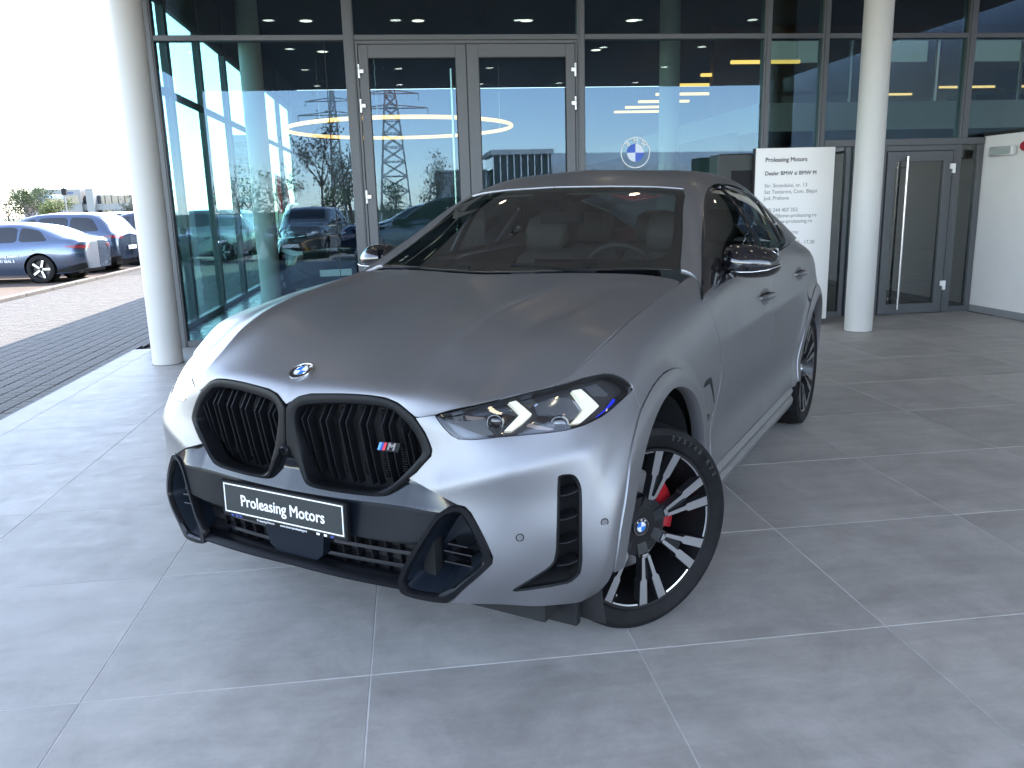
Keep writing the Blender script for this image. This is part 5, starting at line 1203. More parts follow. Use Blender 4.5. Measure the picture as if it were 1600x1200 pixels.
# doors: handles in oval pockets
for mir in ('no', 'yes'):
    for (y, z, who) in ((1.50, 1.022, 'door'), (2.37, 1.060, 'rdoor')):
        sg = 1 if mir == 'no' else -1
        q = SH.find([(.97, y, z)])[0]; P = Vector(SH(*q)[0])
        # pocket
        pts = [(P.x, y+.095*math.cos(t), z+.042*math.sin(t)) for t in np.linspace(0, 2*math.pi, 22, endpoint=False)]
        uvp = SH.find(pts); uvp = uvp if area2(uvp) > 0 else uvp[::-1]
        cpt = on(SH, uvp, .0012); inn = on(SH, inset(uvp, .006), .0016); inn2 = on(SH, inset(uvp, .016), .0006)
        pk = ring_loft('handle_pocket', [cpt, inn, inn2, np.repeat([inn2.mean(0)], 22, 0)], mat('pocket_grey', (.05, .052, .06), rough=.35, metal=.6), CARP[mir][who], mirror=mir, angle=60)
        b = MB(); ys = np.linspace(-.115, .115, 15)
        V = []
        for t in ys:
            k = 1-(abs(t)/.115)**6*.6; off = .030*math.cos(t/.115*math.pi/2)**.5 if abs(t) < .1149 else 0; hh = .015*k
            xo = P.x+.006+off
            for dx, dz in ((-.010, -hh), (.004, -hh*.8), (.010, 0), (.004, hh*.8), (-.010, hh)): V.append((sg*(xo+dx), y+t, z+.004+dz))
        b.add(V, [(i*5+j, i*5+5+j, i*5+5+(j+1) % 5, i*5+(j+1) % 5) for i in range(14) for j in range(5)]+[tuple(range(5)), tuple(70+k for k in range(5))])
        b.build('door_handle', PAINT, CARP[mir][who], smooth=50)
# door mirrors
def mirror_shell(sg):
    """sculpted cap: stations along x from the foot to the tip"""
    st = [ # x, y front, y back, z bottom, z top
     (.898, .945, 1.035, 1.190, 1.285), (.918, .905, 1.050, 1.172, 1.306), (.965, .885, 1.060, 1.162, 1.310), (1.02, .885, 1.060, 1.160, 1.305), (1.065, .900, 1.060, 1.162, 1.298), (1.105, .930, 1.055, 1.170, 1.280), (1.128, .960, 1.045, 1.185, 1.258), (1.140, .990, 1.030, 1.205, 1.235)]
    V = []; n = 16
    for x, yf, yb, z0, z1 in st:
        zc = (z0+z1)/2+.004; 
        for k in range(n):
            a = 2*math.pi*k/n; ca, sa = math.cos(a), math.sin(a)
            y = (yf+yb)/2+(yb-yf)/2*math.copysign(abs(ca)**.65, ca); z = (z0+z1)/2+(z1-z0)/2*math.copysign(abs(sa)**.8, sa)
            if ca < 0: y += .025*max(0, (z-zc)/(z1-zc)) if z > zc else .015*max(0, (zc-z)/(zc-z0))
            V.append((sg*x, y, z))
    N = len(st); F = [(i*n+k, i*n+(k+1) % n, (i+1)*n+(k+1) % n, (i+1)*n+k) for i in range(N-1) for k in range(n)]+[tuple(range(n)), tuple((N-1)*n+k for k in range(n))]
    return V, F
MGL = mat('mirror_glass', (.7, .72, .73), rough=.02, metal=1)
for sg, mir in ((1, 'no'), (-1, 'yes')):
    V, F = mirror_shell(sg); b = MB(); b.add(V, F); m = b.build('side_mirror', GLOSSB, CAR, smooth=50)
    md = m.modifiers.new('s', 'SUBSURF'); md.levels = 1; md.render_levels = 2
    b = MB(); b.tube([(sg*x, y, z) for x, y, z in ((.925, .935, 1.202), (.955, .893, 1.198), (1.00, .874, 1.196), (1.05, .880, 1.197), (1.10, .910, 1.203), (1.138, .965, 1.216), (1.142, 1.01, 1.222))], .0028, 8); b.build('bright_line', CHROME, m, smooth=60)
    b = MB(); b.add([(sg*x, y, z) for x, y, z in ((.895, .82, 1.142), (.895, 1.03, 1.158), (.965, 1.01, 1.168), (.965, .91, 1.168), (.900, .84, 1.165), (.900, 1.02, 1.185), (.960, 1.00, 1.195), (.960, .92, 1.195))], [(0, 1, 2, 3), (4, 7, 6, 5), (0, 4, 5, 1), (1, 5, 6, 2), (2, 6, 7, 3), (3, 7, 4, 0)]); b.build('mirror_foot', GLOSSB, m)
    b = MB(); b.add([(sg*x, y, z) for x, y, z in ((.925, .925, 1.215), (.925, .925, 1.285), (.940, .888, 1.285), (.940, .888, 1.215), (.945, .95, 1.215), (.945, .95, 1.285))], [(0, 1, 2, 3), (2, 1, 5), (0, 3, 4)]); b.build('inner_fin', GLOSSB, m)
    b = MB(); b.bbox(*(sorted((sg*.955, sg*1.115))), 1.058, 1.068, 1.185, 1.285, .01); b.build('mirror_glass', MGL, m, smooth=40)
    # black corner piece where the mirror stands
    slab('mirror_triangle', GR, [(.937,.575,1.141),(.925,.61,1.165),(.888,.70,1.21),(.855,.80,1.262),(.862,.85,1.27),(.905,.96,1.21),(.936,.99,1.170),(.938,.80,1.155)], -.003, .003, TRIMB, CAR, mir)
# cowl, interior
INT_D = mat('cabin_black', (.020, .021, .021), rough=.75, noise=.2, nscale=30)
b = MB(); xs = np.linspace(-.72, .72, 21); V = []
for x in xs:
    q = .425+.20*(abs(x)/.8)**2
    for y, z in ((q-.02, 1.165), (q+.03, 1.185-.01*(abs(x)/.8)), (q+.10, 1.205-.012*(abs(x)/.8))): V.append((x, y, z-.004))
b.add(V, [(i*3+j, i*3+3+j, i*3+4+j, i*3+1+j) for i in range(20) for j in range(2)]); b.build('cowl_panel', SATINB, CAR, smooth=40)
D = empty('dashboard', parent=CAR)
b = MB(); V = []; prof = [(.52, 1.16), (.70, 1.165), (.90, 1.15), (1.02, 1.11), (1.06, 1.04), (1.03, .90), (1.0, .70)]
for x in np.linspace(-.76, .76, 13):
    for y, z in prof: V.append((x, y+.08*(abs(x)/.76)**2, z-.02*(abs(x)/.76)**2))
b.add(V, [(i*7+j, i*7+7+j, i*7+8+j, i*7+1+j) for i in range(12) for j in range(6)]); b.build('dash_top', INT_D, D, smooth=40)
b = MB(); b.bbox(-.05, .58, 1.0, 1.02, 1.10, 1.235, .01); b.build('display_screen', mat('screen_black', (.004, .005, .006), rough=.08, coat=1), D)
sw = empty('steering_wheel', (.38, 1.10, 1.135), parent=CAR); sw.rotation_euler = (R(-66)+math.pi/2*0, 0, 0)
b = MB(); b.tube([(.182*math.cos(t), .182*math.sin(t), 0) for t in np.linspace(0, 2*math.pi, 40, endpoint=False)], .0155, 10, closed=True); b.build('rim', mat('leather_black', (.035, .035, .036), rough=.5), sw, smooth=60)
b = MB(); b.bbox(-.06, .06, -.045, .045, -.03, .01, .012); b.bbox(-.17, -.05, -.012, .012, -.012, .004, .003); b.bbox(.05, .17, -.012, .012, -.012, .004, .003); b.bbox(-.012, .012, -.17, -.04, -.012, .004, .003); b.build('spokes', PLASTIC, sw)
SEAT = mat('seat_leather', (.085, .082, .078), rough=.55, noise=.12, nscale=20, bump=.1, bscale=200)
def seat(x, y, back=True):
    s = empty('front_seat' if y < 2 else 'rear_seat', (x, y, 0), parent=CAR)
    def cush(name, secs, par):
        V = []; n = 14
        for (cx, cy, cz, hw, hd, tilt) in secs:
            for k in range(n):
                a = 2*math.pi*k/n; u = hw*math.copysign(abs(math.cos(a))**.5, math.cos(a)); v = hd*math.copysign(abs(math.sin(a))**.6, math.sin(a))
                V.append((cx+u, cy+v*math.cos(tilt), cz+v*math.sin(tilt)))
        b = MB(); N = len(secs); b.add(V, [(i*n+k, i*n+(k+1) % n, (i+1)*n+(k+1) % n, (i+1)*n+k) for i in range(N-1) for k in range(n)]+[tuple(range(n)), tuple((N-1)*n+k for k in range(n))])
        o = b.build(name, SEAT, par, smooth=60); return o
    cush('backrest', [(0, .0, .60, .20, .05, 0), (0, .02, .66, .255, .08, .2), (0, .08, .85, .265, .075, .25), (0, .14, 1.05, .25, .065, .25), (0, .19, 1.19, .20, .055, .25), (0, .205, 1.225, .14, .04, .25)], s)
    cush('headrest', [(0, .185, 1.235, .09, .035, .2), (0, .175, 1.26, .128, .05, .2), (0, .18, 1.34, .135, .052, .2), (0, .195, 1.41, .118, .045, .2), (0, .20, 1.43, .08, .03, .2)], s)
    b = MB(); b.tube([(-.05, .195, 1.2), (-.05, .19, 1.26)], .007); b.tube([(.05, .195, 1.2), (.05, .19, 1.26)], .007); b.build('headrest_post', CHROME, s)
    b = MB(); b.bbox(-.26, .26, -.48, .05, .50, .66, .05); b.build('cushion', SEAT, s, smooth=50)
    return s
seat(.38, 1.62); seat(-.38, 1.62)
for x in (-.42, 0, .42): q = seat(x, 2.45)
b = MB(); b.box(-.80, .80, .60, 3.5, .36, .40); b.box(-.885, -.865, .7, 2.45, .40, 1.12); b.box(.865, .885, .7, 2.45, .40, 1.12); b.box(-.86, .86, .60, .64, .40, 1.12); b.box(-.80, .80, 2.85, 2.9, .40, 1.22); b.build('cabin_lining', INT_D, CAR)
HLN = disp_in(GR, .025)
centre_panel('headliner', HLN, roof_top, mat('headliner', (.09, .088, .085), rough=.9), CAR, gap=-.02)
b = MB(); b.bbox(-.12, .12, 1.205, 1.232, 1.400, 1.462, .012); rm = b.build('rear_view_mirror', SATINB, CAR, smooth=40)
b = MB(); b.bbox(-.110, .110, 1.232, 1.235, 1.405, 1.456, .001); b.build('mirror_face', MGL, rm)
b = MB(); b.tube([(0, 1.215, 1.45), (0, 1.17, 1.545)], .012); b.build('stalk', SATINB, rm)
b = MB(); b.add([(-.10, 1.135, 1.566), (.10, 1.135, 1.566), (.075, 1.02, 1.512), (-.075, 1.02, 1.512), (-.09, 1.19, 1.54), (.09, 1.19, 1.54), (.06, 1.08, 1.475), (-.06, 1.08, 1.475)], [(0, 1, 2, 3), (3, 2, 6, 7), (4, 5, 1, 0), (7, 6, 5, 4)]); b.build('camera_bracket', SATINB, WS)
# wiper
b = MB(); b.tube([(.45, .55, 1.232), (.10, .50, 1.236), (-.25, .50, 1.234)], .006, 6); b.tube([(.50, .50, 1.218), (.10, .495, 1.243)], .008, 6); b.build('wiper', SATINB, CAR)
b = MB(); b.tube([(-.10, .47, 1.232), (-.42, .52, 1.226), (-.68, .60, 1.214)], .006, 6); b.build('wiper', SATINB, CAR)
# antenna fin
b = MB(); b.add([(-.03, 2.72, 1.606), (.03, 2.72, 1.606), (.022, 2.95, 1.570), (-.022, 2.95, 1.570), (0, 2.93, 1.645), (0, 2.86, 1.640)], [(0, 1, 5), (1, 2, 4, 5), (2, 3, 4), (3, 0, 5, 4)]); b.build('antenna_fin', GLOSSB, CAR)
b = MB(); b.bbox(-.46, .46, 3.76, 4.0, 1.205, 1.235, .012); b.build('rear_spoiler', GLOSSB, CAR, smooth=40)
# ---------------------------------------------------------------- other cars
def car_net(kind, s=1.0):
    if kind == 'sedan':
        T = [(-2.38,[.55,.62,.62,.56,.44,.26,0],[.30,.42,.52,.60,.63,.65,.66]),(-2.25,[.74,.82,.81,.74,.58,.34,0],[.22,.42,.60,.70,.73,.75,.76]),(-1.7,[.85,.90,.90,.83,.66,.40,0],[.20,.45,.70,.82,.87,.89,.90]),(-1.0,[.87,.92,.92,.86,.70,.44,0],[.20,.45,.72,.88,.94,.96,.97]),
             (-.62,[.87,.92,.92,.87,.76,.62,0],[.20,.45,.73,.91,1.03,1.07,1.09]),(-.1,[.87,.92,.92,.87,.70,.58,0],[.20,.45,.74,.93,1.25,1.31,1.33]),(.4,[.87,.92,.92,.87,.67,.56,0],[.20,.45,.75,.94,1.34,1.40,1.43]),(1.0,[.87,.92,.92,.87,.67,.56,0],[.20,.45,.76,.95,1.33,1.39,1.42]),
             (1.5,[.87,.92,.93,.88,.70,.57,0],[.20,.46,.78,.97,1.22,1.27,1.30]),(1.95,[.86,.92,.92,.87,.74,.60,0],[.22,.48,.80,.98,1.08,1.10,1.12]),(2.25,[.80,.87,.87,.80,.66,.46,0],[.26,.50,.80,.97,1.01,1.02,1.03]),(2.38,[.62,.70,.70,.62,.50,.34,0],[.30,.50,.78,.92,.95,.96,.97])]
        return T, dict(win=(-.55, 1.68), ws=(-.95, -.05), rw=(1.25, 2.02), L=4.76)
    T = [(-2.32,[.60,.68,.68,.62,.50,.30,0],[.34,.50,.66,.80,.84,.86,.87]),(-2.18,[.78,.86,.86,.80,.64,.38,0],[.26,.50,.76,.92,.97,.99,1.0]),(-1.6,[.87,.93,.93,.87,.70,.42,0],[.24,.52,.82,1.00,1.05,1.07,1.08]),(-1.0,[.88,.94,.94,.88,.74,.46,0],[.24,.52,.84,1.05,1.11,1.13,1.14]),
         (-.70,[.88,.94,.94,.89,.79,.64,0],[.24,.52,.84,1.07,1.20,1.24,1.26]),(-.25,[.88,.94,.94,.89,.74,.61,0],[.24,.52,.85,1.08,1.42,1.49,1.51]),(.3,[.88,.94,.94,.89,.72,.60,0],[.24,.52,.85,1.09,1.53,1.61,1.64]),(1.2,[.88,.94,.94,.89,.72,.60,0],[.24,.52,.86,1.10,1.53,1.61,1.64]),
         (1.75,[.88,.94,.94,.89,.72,.60,0],[.26,.53,.87,1.11,1.47,1.56,1.59]),(2.08,[.85,.92,.92,.86,.72,.60,0],[.28,.54,.88,1.10,1.28,1.34,1.36]),(2.24,[.80,.88,.88,.82,.66,.48,0],[.30,.54,.86,1.04,1.10,1.12,1.13]),(2.32,[.66,.74,.74,.66,.54,.36,0],[.34,.54,.82,.96,1.0,1.02,1.03])]
    return T, dict(win=(-.62, 1.95), ws=(-1.0, -.12), rw=(1.72, 2.16), L=4.64)
CARGLASS = mat('car_glass_dark', (.006, .008, .010), rough=.05, spec=.5, coat=.4, coat_rough=.0)
_proto = {}
def simple_wheel(parent):
    w = empty('wheel', parent=parent); b = MB(); b.lathe([(.22, -.09), (.30, -.11), (.325, -.10), (.335, -.07), (.335, .07), (.325, .10), (.30, .11), (.235, .105), (.22, .09)], 36, 'x'); b.build('tyre', RUBBER, w, smooth=40)
    b = MB(); b.lathe([(.235, .10), (.225, .085), (.21, .02), (.0, .01)], 30, 'x'); b.build('rim', mat('rim_dark', (.03, .03, .032), rough=.35, metal=.5), w, smooth=40)
    b = MB()
    for k in range(5):
        a = 2*math.pi*k/5; V = []
        for r, wd in ((.04, .022), (.225, .026)):
            for s in (-1, 1):
                for x in (.085, .05): V.append((x, r*math.cos(a)-s*wd*math.sin(a), r*math.sin(a)+s*wd*math.cos(a)))
        b.add(V, [(0, 2, 6, 4), (0, 4, 5, 1), (2, 3, 7, 6)])
    b.build('spokes', mat('alloy_silver', (.55, .56, .58), rough=.3, metal=.9), w); return w
def other_car(kind, paint, loc, rz, label, group, cat='car', text=None, plate_front=False):
    key = (kind, paint.name)
    if key in _proto and not text:
        c = copy_tree(_proto[key]); c.location = loc; c.rotation_euler = (0, 0, rz); tag(c, label, cat, group); return c
    T, q = car_net(kind); T = _close(T); c = empty('parked_car', (0, 0, 0), label=label, cat=cat, group=group)
    net = [[(x, y+(.10*(k-3) if 4 <= k and abs(y-q['ws'][0]-.35) < .5 and False else 0), z) for k, (x, z) in enumerate(zip(X, Z))] for y, X, Z in T]
    S = Surf(net); y2u = lambda y: float(np.interp(y, [t[0] for t in T], S.u)); v = S.v
    yw = (-1.42, 1.40)
    # side body with wheel openings
    ring = [(0, 0), (S.u[-1], 0), (S.u[-1], v[-1]), (0, v[-1])]
    hol = []
    for yc in yw: hol.append(np.array(SH_arch(S, yc)))
    pts = [(0.0, 0.0)]
    body_o = resample(np.array(ring, float), .06)
    V2, F2 = fill(body_o, [resample(h, .05)[::-1] for h in hol], .085)
    P = S(V2[:, 0], V2[:, 1]); N = S.normal(V2[:, 0], V2[:, 1], 1); cm = np.abs(V2[:, 1]-v[-1]) < 1e-5; N[cm, 0] = 0; N /= np.linalg.norm(N, axis=1, keepdims=True)
    F = [tuple(t) for t in F2]; k = len(P)
    ends = MB()
    mesh_obj('body', np.vstack([P, P*[-1, 1, 1]]), F+[tuple(i+k for i in f[::-1]) for f in F], paint, c, normals=np.vstack([N, N*[-1, 1, 1]]))
    b = MB(); b.box(-.70, .70, -2.2, 2.2, .20, .40); b.build('underbody', DEEP, c)
    for sg in (-1, 1):
        for yc in yw: b = MB(); b.lathe([(.37, -.20), (.37, .0)], 24, 'x', (0, 0, 0)); b.add([(-.2, .37*math.cos(t), .37*math.sin(t)) for t in np.linspace(0, 2*math.pi, 24, endpoint=False)], [tuple(range(24))]); o = b.build('wheel_housing', DEEP, c); o.location = (sg*.86 if sg > 0 else -.66, yc, .335)
    def patch(name, u0, u1, v0, v1, m, off, taper=(0, 0), parent=c):
        poly = chaikin(np.array([(u0, v0), (u1, v0), (u1-taper[1], v1), (u0+taper[0], v1)]), 2, .12)
        for mir in ('no', 'yes'): panel(name, S, poly, m, parent, off=off, gap=0, step=.08, flange=.01, mirror=mir, edge=.05)
    a, e = q['win']; g = (e-a)/3
    for i in range(3):
        patch('side_window', y2u(a+i*g)+(.0 if i else .03), y2u(a+(i+1)*g)-.045, v[3]+.015, v[4]-.015, CARGLASS, .004, taper=((.28 if i == 0 else .04), (.22 if i == 2 else .0)))
    def cpatch(name, y0, y1, vv, m):
        u0, u1 = y2u(y0), y2u(y1); poly = np.array([(u0, v[-1]), (u1, v[-1]), (u1, vv), (u0+.03, vv-.03)][::-1]); poly = poly if area2(poly) > 0 else poly[::-1]
        centre_panel(name, S, poly, m, c, off=.004, step=.09, flange=.006)
    cpatch('windscreen', q['ws'][0]+.28, q['ws'][1], v[5]-.02, CARGLASS); cpatch('rear_window', q['rw'][0], q['rw'][1]-.1, v[5]+.02, CARGLASS)
    # lamps, bumper insert, plates
    zl = .66 if kind == 'sedan' else .86; zt = .82 if kind == 'sedan' else .95
    for mir in ('no', 'yes'):
        slab('headlight', S, [(.80,-2.15,zl),(.70,-2.27,zl-.01),(.50,-2.36,zl-.03),(.52,-2.37,zl-.09),(.72,-2.28,zl-.08),(.82,-2.12,zl-.03)], -.01, .008, mat('far_lamp', (.55, .58, .6), rough=.15, coat=1), c, mir)
        slab('tail_lamp', S, [(.90,1.98,zt+.03),(.84,2.22,zt+.05),(.60,2.37,zt+.05),(.45,2.38,zt+.04),(.45,2.38,zt-.02),(.62,2.37,zt-.03),(.86,2.20,zt-.02)], -.01, .010, mat('far_tail', (.22, .015, .02), rough=.2, coat=1), c, mir)
        slab('lower_trim', S, [(.92,1.75,.30),(.86,2.20,.42),(.66,2.38,.46),(.62,2.38,.32),(.80,2.22,.27),(.90,1.80,.24)], -.01, .006, PLASTIC, c, mir)
    b = MB(); b.box(-.26, .26, -2.40, -2.38, .40, .51); b.build('number_plate', WHITE if not plate_front else mat('plate_face', (.013, .018, .020)), c)
    b = MB(); b.box(-.26, .26, 2.385, 2.40, .60, .71); b.build('number_plate', WHITE, c)
    b = MB(); b.box(-.55, .55, -2.385, -2.35, .30, .38); b.box(-.50, .50, -2.39, -2.35, zl-.16, zl-.06); b.build('grille', DEEP, c)
    for sg in (-1, 1):
        b = MB(); b.bbox(*sorted((sg*.90, sg*1.06)), -.62, -.50, .96 if kind == 'sedan' else 1.08, 1.08 if kind == 'sedan' else 1.22, .03); b.build('side_mirror', paint, c, smooth=50)
    for yy in (.15, 1.12):
        for mir in ('no', 'yes'): slab('door_handle', S, [(.92,yy,.80),(.92,yy+.18,.80),(.92,yy+.18,.77),(.92,yy,.77)], 0, .012, paint, c, mir)
    w = simple_wheel(c); w.location = (.82, yw[0], .335)
    for x, y, r in ((.82, yw[1], 0), (-.82, yw[0], math.pi), (-.82, yw[1], math.pi)): z = copy_tree(w, c); z.location = (x, y, .335); z.rotation_euler = (0, 0, r)
    if text:
        for ln, (t, zz, s) in enumerate(text): text_mesh(t, s, WHITE, c, 'lettering', depth=.001, bold=.002, M=frame_m((.945, .62, zz), (0, 1, 0), (0, 0, 1)))
    else: _proto[key] = c
    c.location = loc; c.rotation_euler = (0, 0, rz); return c
def _close(T):
    a, b = T[0], T[-1]; return [(a[0]-.03, [x*.02 for x in a[1]], [z*.97+.01 for z in a[2]]), (a[0]-.022, [x*.6 for x in a[1]], a[2])]+T+[(b[0]+.022, [x*.6 for x in b[1]], b[2]), (b[0]+.03, [x*.02 for x in b[1]], b[2])]
def SH_arch(S, yc, r=.385):
    P = [(.92, yc+r*math.cos(t), .335+r*math.sin(t)) for t in np.linspace(R(-18), R(198), 24)]
    q = S.find(P); q[:, 1] = np.maximum(q[:, 1], .004); return q
P_SB = mat('paint_steel_blue', (.075, .105, .17), rough=.25, metal=.7, coat=.8)
P_GB = mat('paint_grey_blue', (.06, .085, .14), rough=.25, metal=.7, coat=.8)
P_NV = mat('paint_navy', (.012, .018, .05), rough=.2, metal=.4, coat=1)
P_BK = mat('paint_black', (.012, .013, .015), rough=.2, coat=1)
P_WH = mat('paint_white', (.72, .72, .72), rough=.25, coat=.8)
P_GY = mat('paint_mid_grey', (.14, .145, .15), rough=.25, metal=.6, coat=.8)
G1 = 'cars parked in the sun beyond the pavers'; G2 = 'cars parked in front of the showroom, mirrored in its glass'
zc = -.068
other_car('sedan', P_SB, (-10.05, 21.9, zc), R(-95), 'steel blue saloon with white lettering on its door, nearest the pavers at left', G1, text=[('Proleasing Motors', .66, .085), ('BYD SEAL 5', .54, .085)])
other_car('suv', P_GB, (-10.2, 25.0, zc), R(-95), 'grey blue estate with dark rear window parked behind the steel blue saloon', G1)
other_car('suv', P_NV, (-8.9, 28.6, zc), R(-93), 'dark navy car cut off by the left column, beside the grey blue estate', G1)
other_car('sedan', P_WH, (-14.0, 29.0, zc), R(-80), 'white car with sloping bonnet at the left edge behind the blue saloon', G1)
other_car('suv', P_BK, (-11.6, 33.0, zc), R(-95), 'black roofed car far behind, just above the grey blue estate', G1)
other_car('suv', P_GY, (-6.9, 27.5, zc), R(-100), 'dark grey car seen through the side glass right of the left column', G1)
other_car('suv', P_BK, (-1.55, 16.3, 0), R(8), 'black show car with dark number plate standing inside behind the left pane', None, plate_front=True)
for k, (x, y, r, kd, p, lab) in enumerate([(-3.3, -9.5, 188, 'suv', P_GY, 'grey car mirrored in the left pane, its nose towards the glass'), (.3, -6.8, 268, 'suv', P_NV, 'navy car mirrored in the left door leaf, side on'), (-6.4, -10, 184, 'sedan', P_BK, 'black saloon mirrored at the left end of the glass'), (3.6, -12.5, 180, 'sedan', P_WH, 'white saloon behind the camera right of the navy car'), (7.2, -12.2, 178, 'suv', P_GB, 'grey blue car behind the camera at the right end of the row'), (-11.0, -11.0, 182, 'suv', P_WH, 'white car behind the camera at the left end of the row')]):
    other_car(kd, p, (x, y, zc), R(r), lab, G2)
# blue lorry cab
tk = empty('lorry', (-28.6, 70, zc), R(-20), 'blue lorry cab with a black ladder behind it, above the steel blue saloon', 'lorry')
b = MB(); b.bbox(-.6, 1.3, -1.2, 1.2, 1.0, 3.2, .15); b.build('cab', mat('cab_blue', (.06, .17, .42), rough=.3, coat=.6), tk, smooth=40)
b = MB(); b.add([(1.31, -1.0, 2.0), (1.31, 1.0, 2.0), (1.31, 1.0, 2.9), (1.31, -1.0, 2.9)], [(0, 1, 2, 3)]); b.box(-.1, 1.0, -1.215, -1.205, 2.0, 2.8); b.build('window', CARGLASS, tk)
b = MB(); b.box(-5.5, -.8, -1.1, 1.1, .8, 1.1); b.build('chassis', PLASTIC, tk)
b = MB(); b.box(-.85, -.80, -1.2, -1.15, 1.0, 3.5); b.box(-.85, -.80, -.8, -.75, 1.0, 3.5)
for z in np.arange(1.2, 3.5, .3): b.box(-.86, -.79, -1.15, -.8, z, z+.06)
b.build('ladder', PLASTIC, tk)
w = simple_wheel(tk); w.location = (.5, -1.05, .48); w.scale = (1.5, 1.45, 1.45); w.rotation_euler = (0, 0, -math.pi/2*2)
z = copy_tree(w, tk); z.location = (-4.4, -1.05, .48)
# ---------------------------------------------------------------- trees, far buildings, masts
LEAFS = [mat('leaf_%s' % n, c, rough=.65, noise=.4, nscale=1.5) for n, c in (('green', (.055, .085, .028)), ('fresh', (.10, .13, .035)), ('dark', (.035, .05, .028)), ('brown', (.11, .085, .065)))]
BARK = mat('bark', (.10, .082, .068), rough=.9, noise=.3, nscale=6)
def tree(loc, h, r, label, leaf=0, n=1400, bare=False, grp=None, seed=1, dens=1.0, lean=0):
    rs = random.Random(seed); t = empty('tree', loc, label=label, cat='tree', group=grp); b = MB(); tips = []
    def limb(p, d, L, rad, lv):
        pts = [p]; q = Vector(p); dd = Vector(d)
        for i in range(4): dd = (dd+Vector((rs.uniform(-.22, .22), rs.uniform(-.22, .22), rs.uniform(-.05, .14)))).normalized(); q = q+dd*L/4; pts.append(q.copy())
        b.tube(pts, [rad*(1-.16*i) for i in range(5)], 5 if lv else 7, cap=False)
        if lv >= (4 if bare else 3): tips.extend(pts[1:]); return
        for k in range(rs.choice((3, 4)) if lv else 7):
            i = rs.choice((2, 3, 4)) if lv else rs.choice((1, 2, 3, 4)); a = rs.uniform(0, 6.28); sp = rs.uniform(.5, 1.0)
            nd = (dd*(.9 if bare else .6)+Vector((math.cos(a)*sp, math.sin(a)*sp, rs.uniform(.1, .5)))).normalized(); limb(pts[i], nd, L*rs.uniform(.5, .72), rad*.5, lv+1)
    limb(Vector((0, 0, -.1)), Vector((0, 0, 1)), h*.50, h*.020, 0); b.build('trunk', BARK, t, smooth=60)
    if not bare or dens:
        V = []; F = []; nn = int(n*(dens if bare else 1))
        for k in range(nn):
            p = rs.choice(tips); q = Vector(p)+Vector((rs.gauss(0, r*.12), rs.gauss(0, r*.12), rs.gauss(0, r*.10))); s = rs.uniform(.5, 1.1)*h*.017
            a = Vector((rs.gauss(0, 1), rs.gauss(0, 1), rs.gauss(0, 1))).normalized(); c = a.cross(Vector((rs.gauss(0, 1), rs.gauss(0, 1), rs.gauss(0, 1)))).normalized(); m = len(V)
            V += [q-a*s, q+c*s*.6, q+a*s, q-c*s*.6]; F.append((m, m+1, m+2, m+3))
        mesh_obj('crown', V, F, LEAFS[leaf], t)
    return t
GT = 'trees far behind the parked cars'
tree((-25.6, 62, 0), 4.1, 1.8, 'tall thin tree with open crown left of the white office building', 0, 4000, grp=GT, seed=3)
tree((-23.7, 60, 0), 2.9, 1.7, 'low bushy green tree beside the blue lorry', 1, 5000, grp=GT, seed=5)
tree((-29.4, 66, 0), 4.4, 2, 'bare grey tree at the left edge above the white car', 3, 1600, bare=True, grp=GT, seed=6, dens=1)
tree((-27.6, 66, 0), 3.9, 2, 'second bare tree left of the blue lorry', 3, 1600, bare=True, grp=GT, seed=16, dens=1)
tree((-22.6, 62, 0), 1.5, 1.0, 'small fresh green bush in front of the white building', 1, 900, grp=GT, seed=8)
tree((-21.4, 70, 0), 3.1, 1.4, 'dark tree just left of the column, beside the white building', 2, 3500, grp=GT, seed=9)
tree((-7.5, 66, 0), 5.2, 2.4, 'green tree seen through the side glass wall', 0, 1500, grp=GT, seed=10)
tree((-11, 68, 0), 4.2, 2.0, 'green tree seen through the glass just right of the column', 0, 1500, grp=GT, seed=12)
GM = 'trees opposite the showroom, mirrored in its glass'
for k, (x, y, h, bare, lf, lab) in enumerate([(-4.6, -27, 5.6, True, 3, 'bare brown tree mirrored in the left pane'), (-2.9, -29, 4.9, True, 3, 'bare branching tree mirrored just left of the double door'), (-6.6, -28, 4.4, False, 0, 'green tree mirrored at the left of the left pane'), (-.6, -24, 3.3, False, 0, 'low green tree mirrored in the left door leaf'), (1.2, -25, 3.9, True, 3, 'brownish bare shrub mirrored in the left door leaf'), (-9.5, -30, 5, False, 2, 'dark evergreen opposite the left end of the showroom'), (3.2, -27, 3.4, True, 3, 'low bare tree opposite the double door'), (-3.8, -24, 3.0, False, 1, 'round fresh green bush mirrored behind the parked cars')]):
    tree((x, y, 0), h, h*.42, lab, lf, 1100 if not bare else 900, bare=bare, grp=GM, seed=30+k, dens=1 if bare else 1)
# white office building
OB = empty('office_building', (-41.4, 112, 0), label='white two storey office building with grey windows beyond the parked cars', cat='building')
WB = mat('office_white', (.21, .215, .225), rough=.7); GW = mat('office_glass', (.035, .04, .045), rough=.15, coat=.5)
b = MB(); b.box(-6.2, 3.6, -4, 4, 0, 5.0); b.build('wall', WB, OB)
b = MB(); b.box(4.9, 6.4, -4.3, 3, 0, 5.0); b.build('tower', WB, OB)
b = MB(); b.box(3.6, 14.5, -3.4, 3, 0, 1.5); b.box(3.6, 14.5, -3.6, 3, 2.2, 3.0); b.build('wing', WB, OB)
b = MB(); b.box(3.7, 14.4, -3.0, 2.9, 1.5, 2.2); b.box(3.7, 14.4, -3.0, 2.9, 3.0, 4.1); b.build('ribbon_window', GW, OB)
for z in (3.2, 1.2): b = MB(); b.box(.6, 3.2, -4.02, -3.9, z-.1, z+.9); b.build('window', GW, OB)
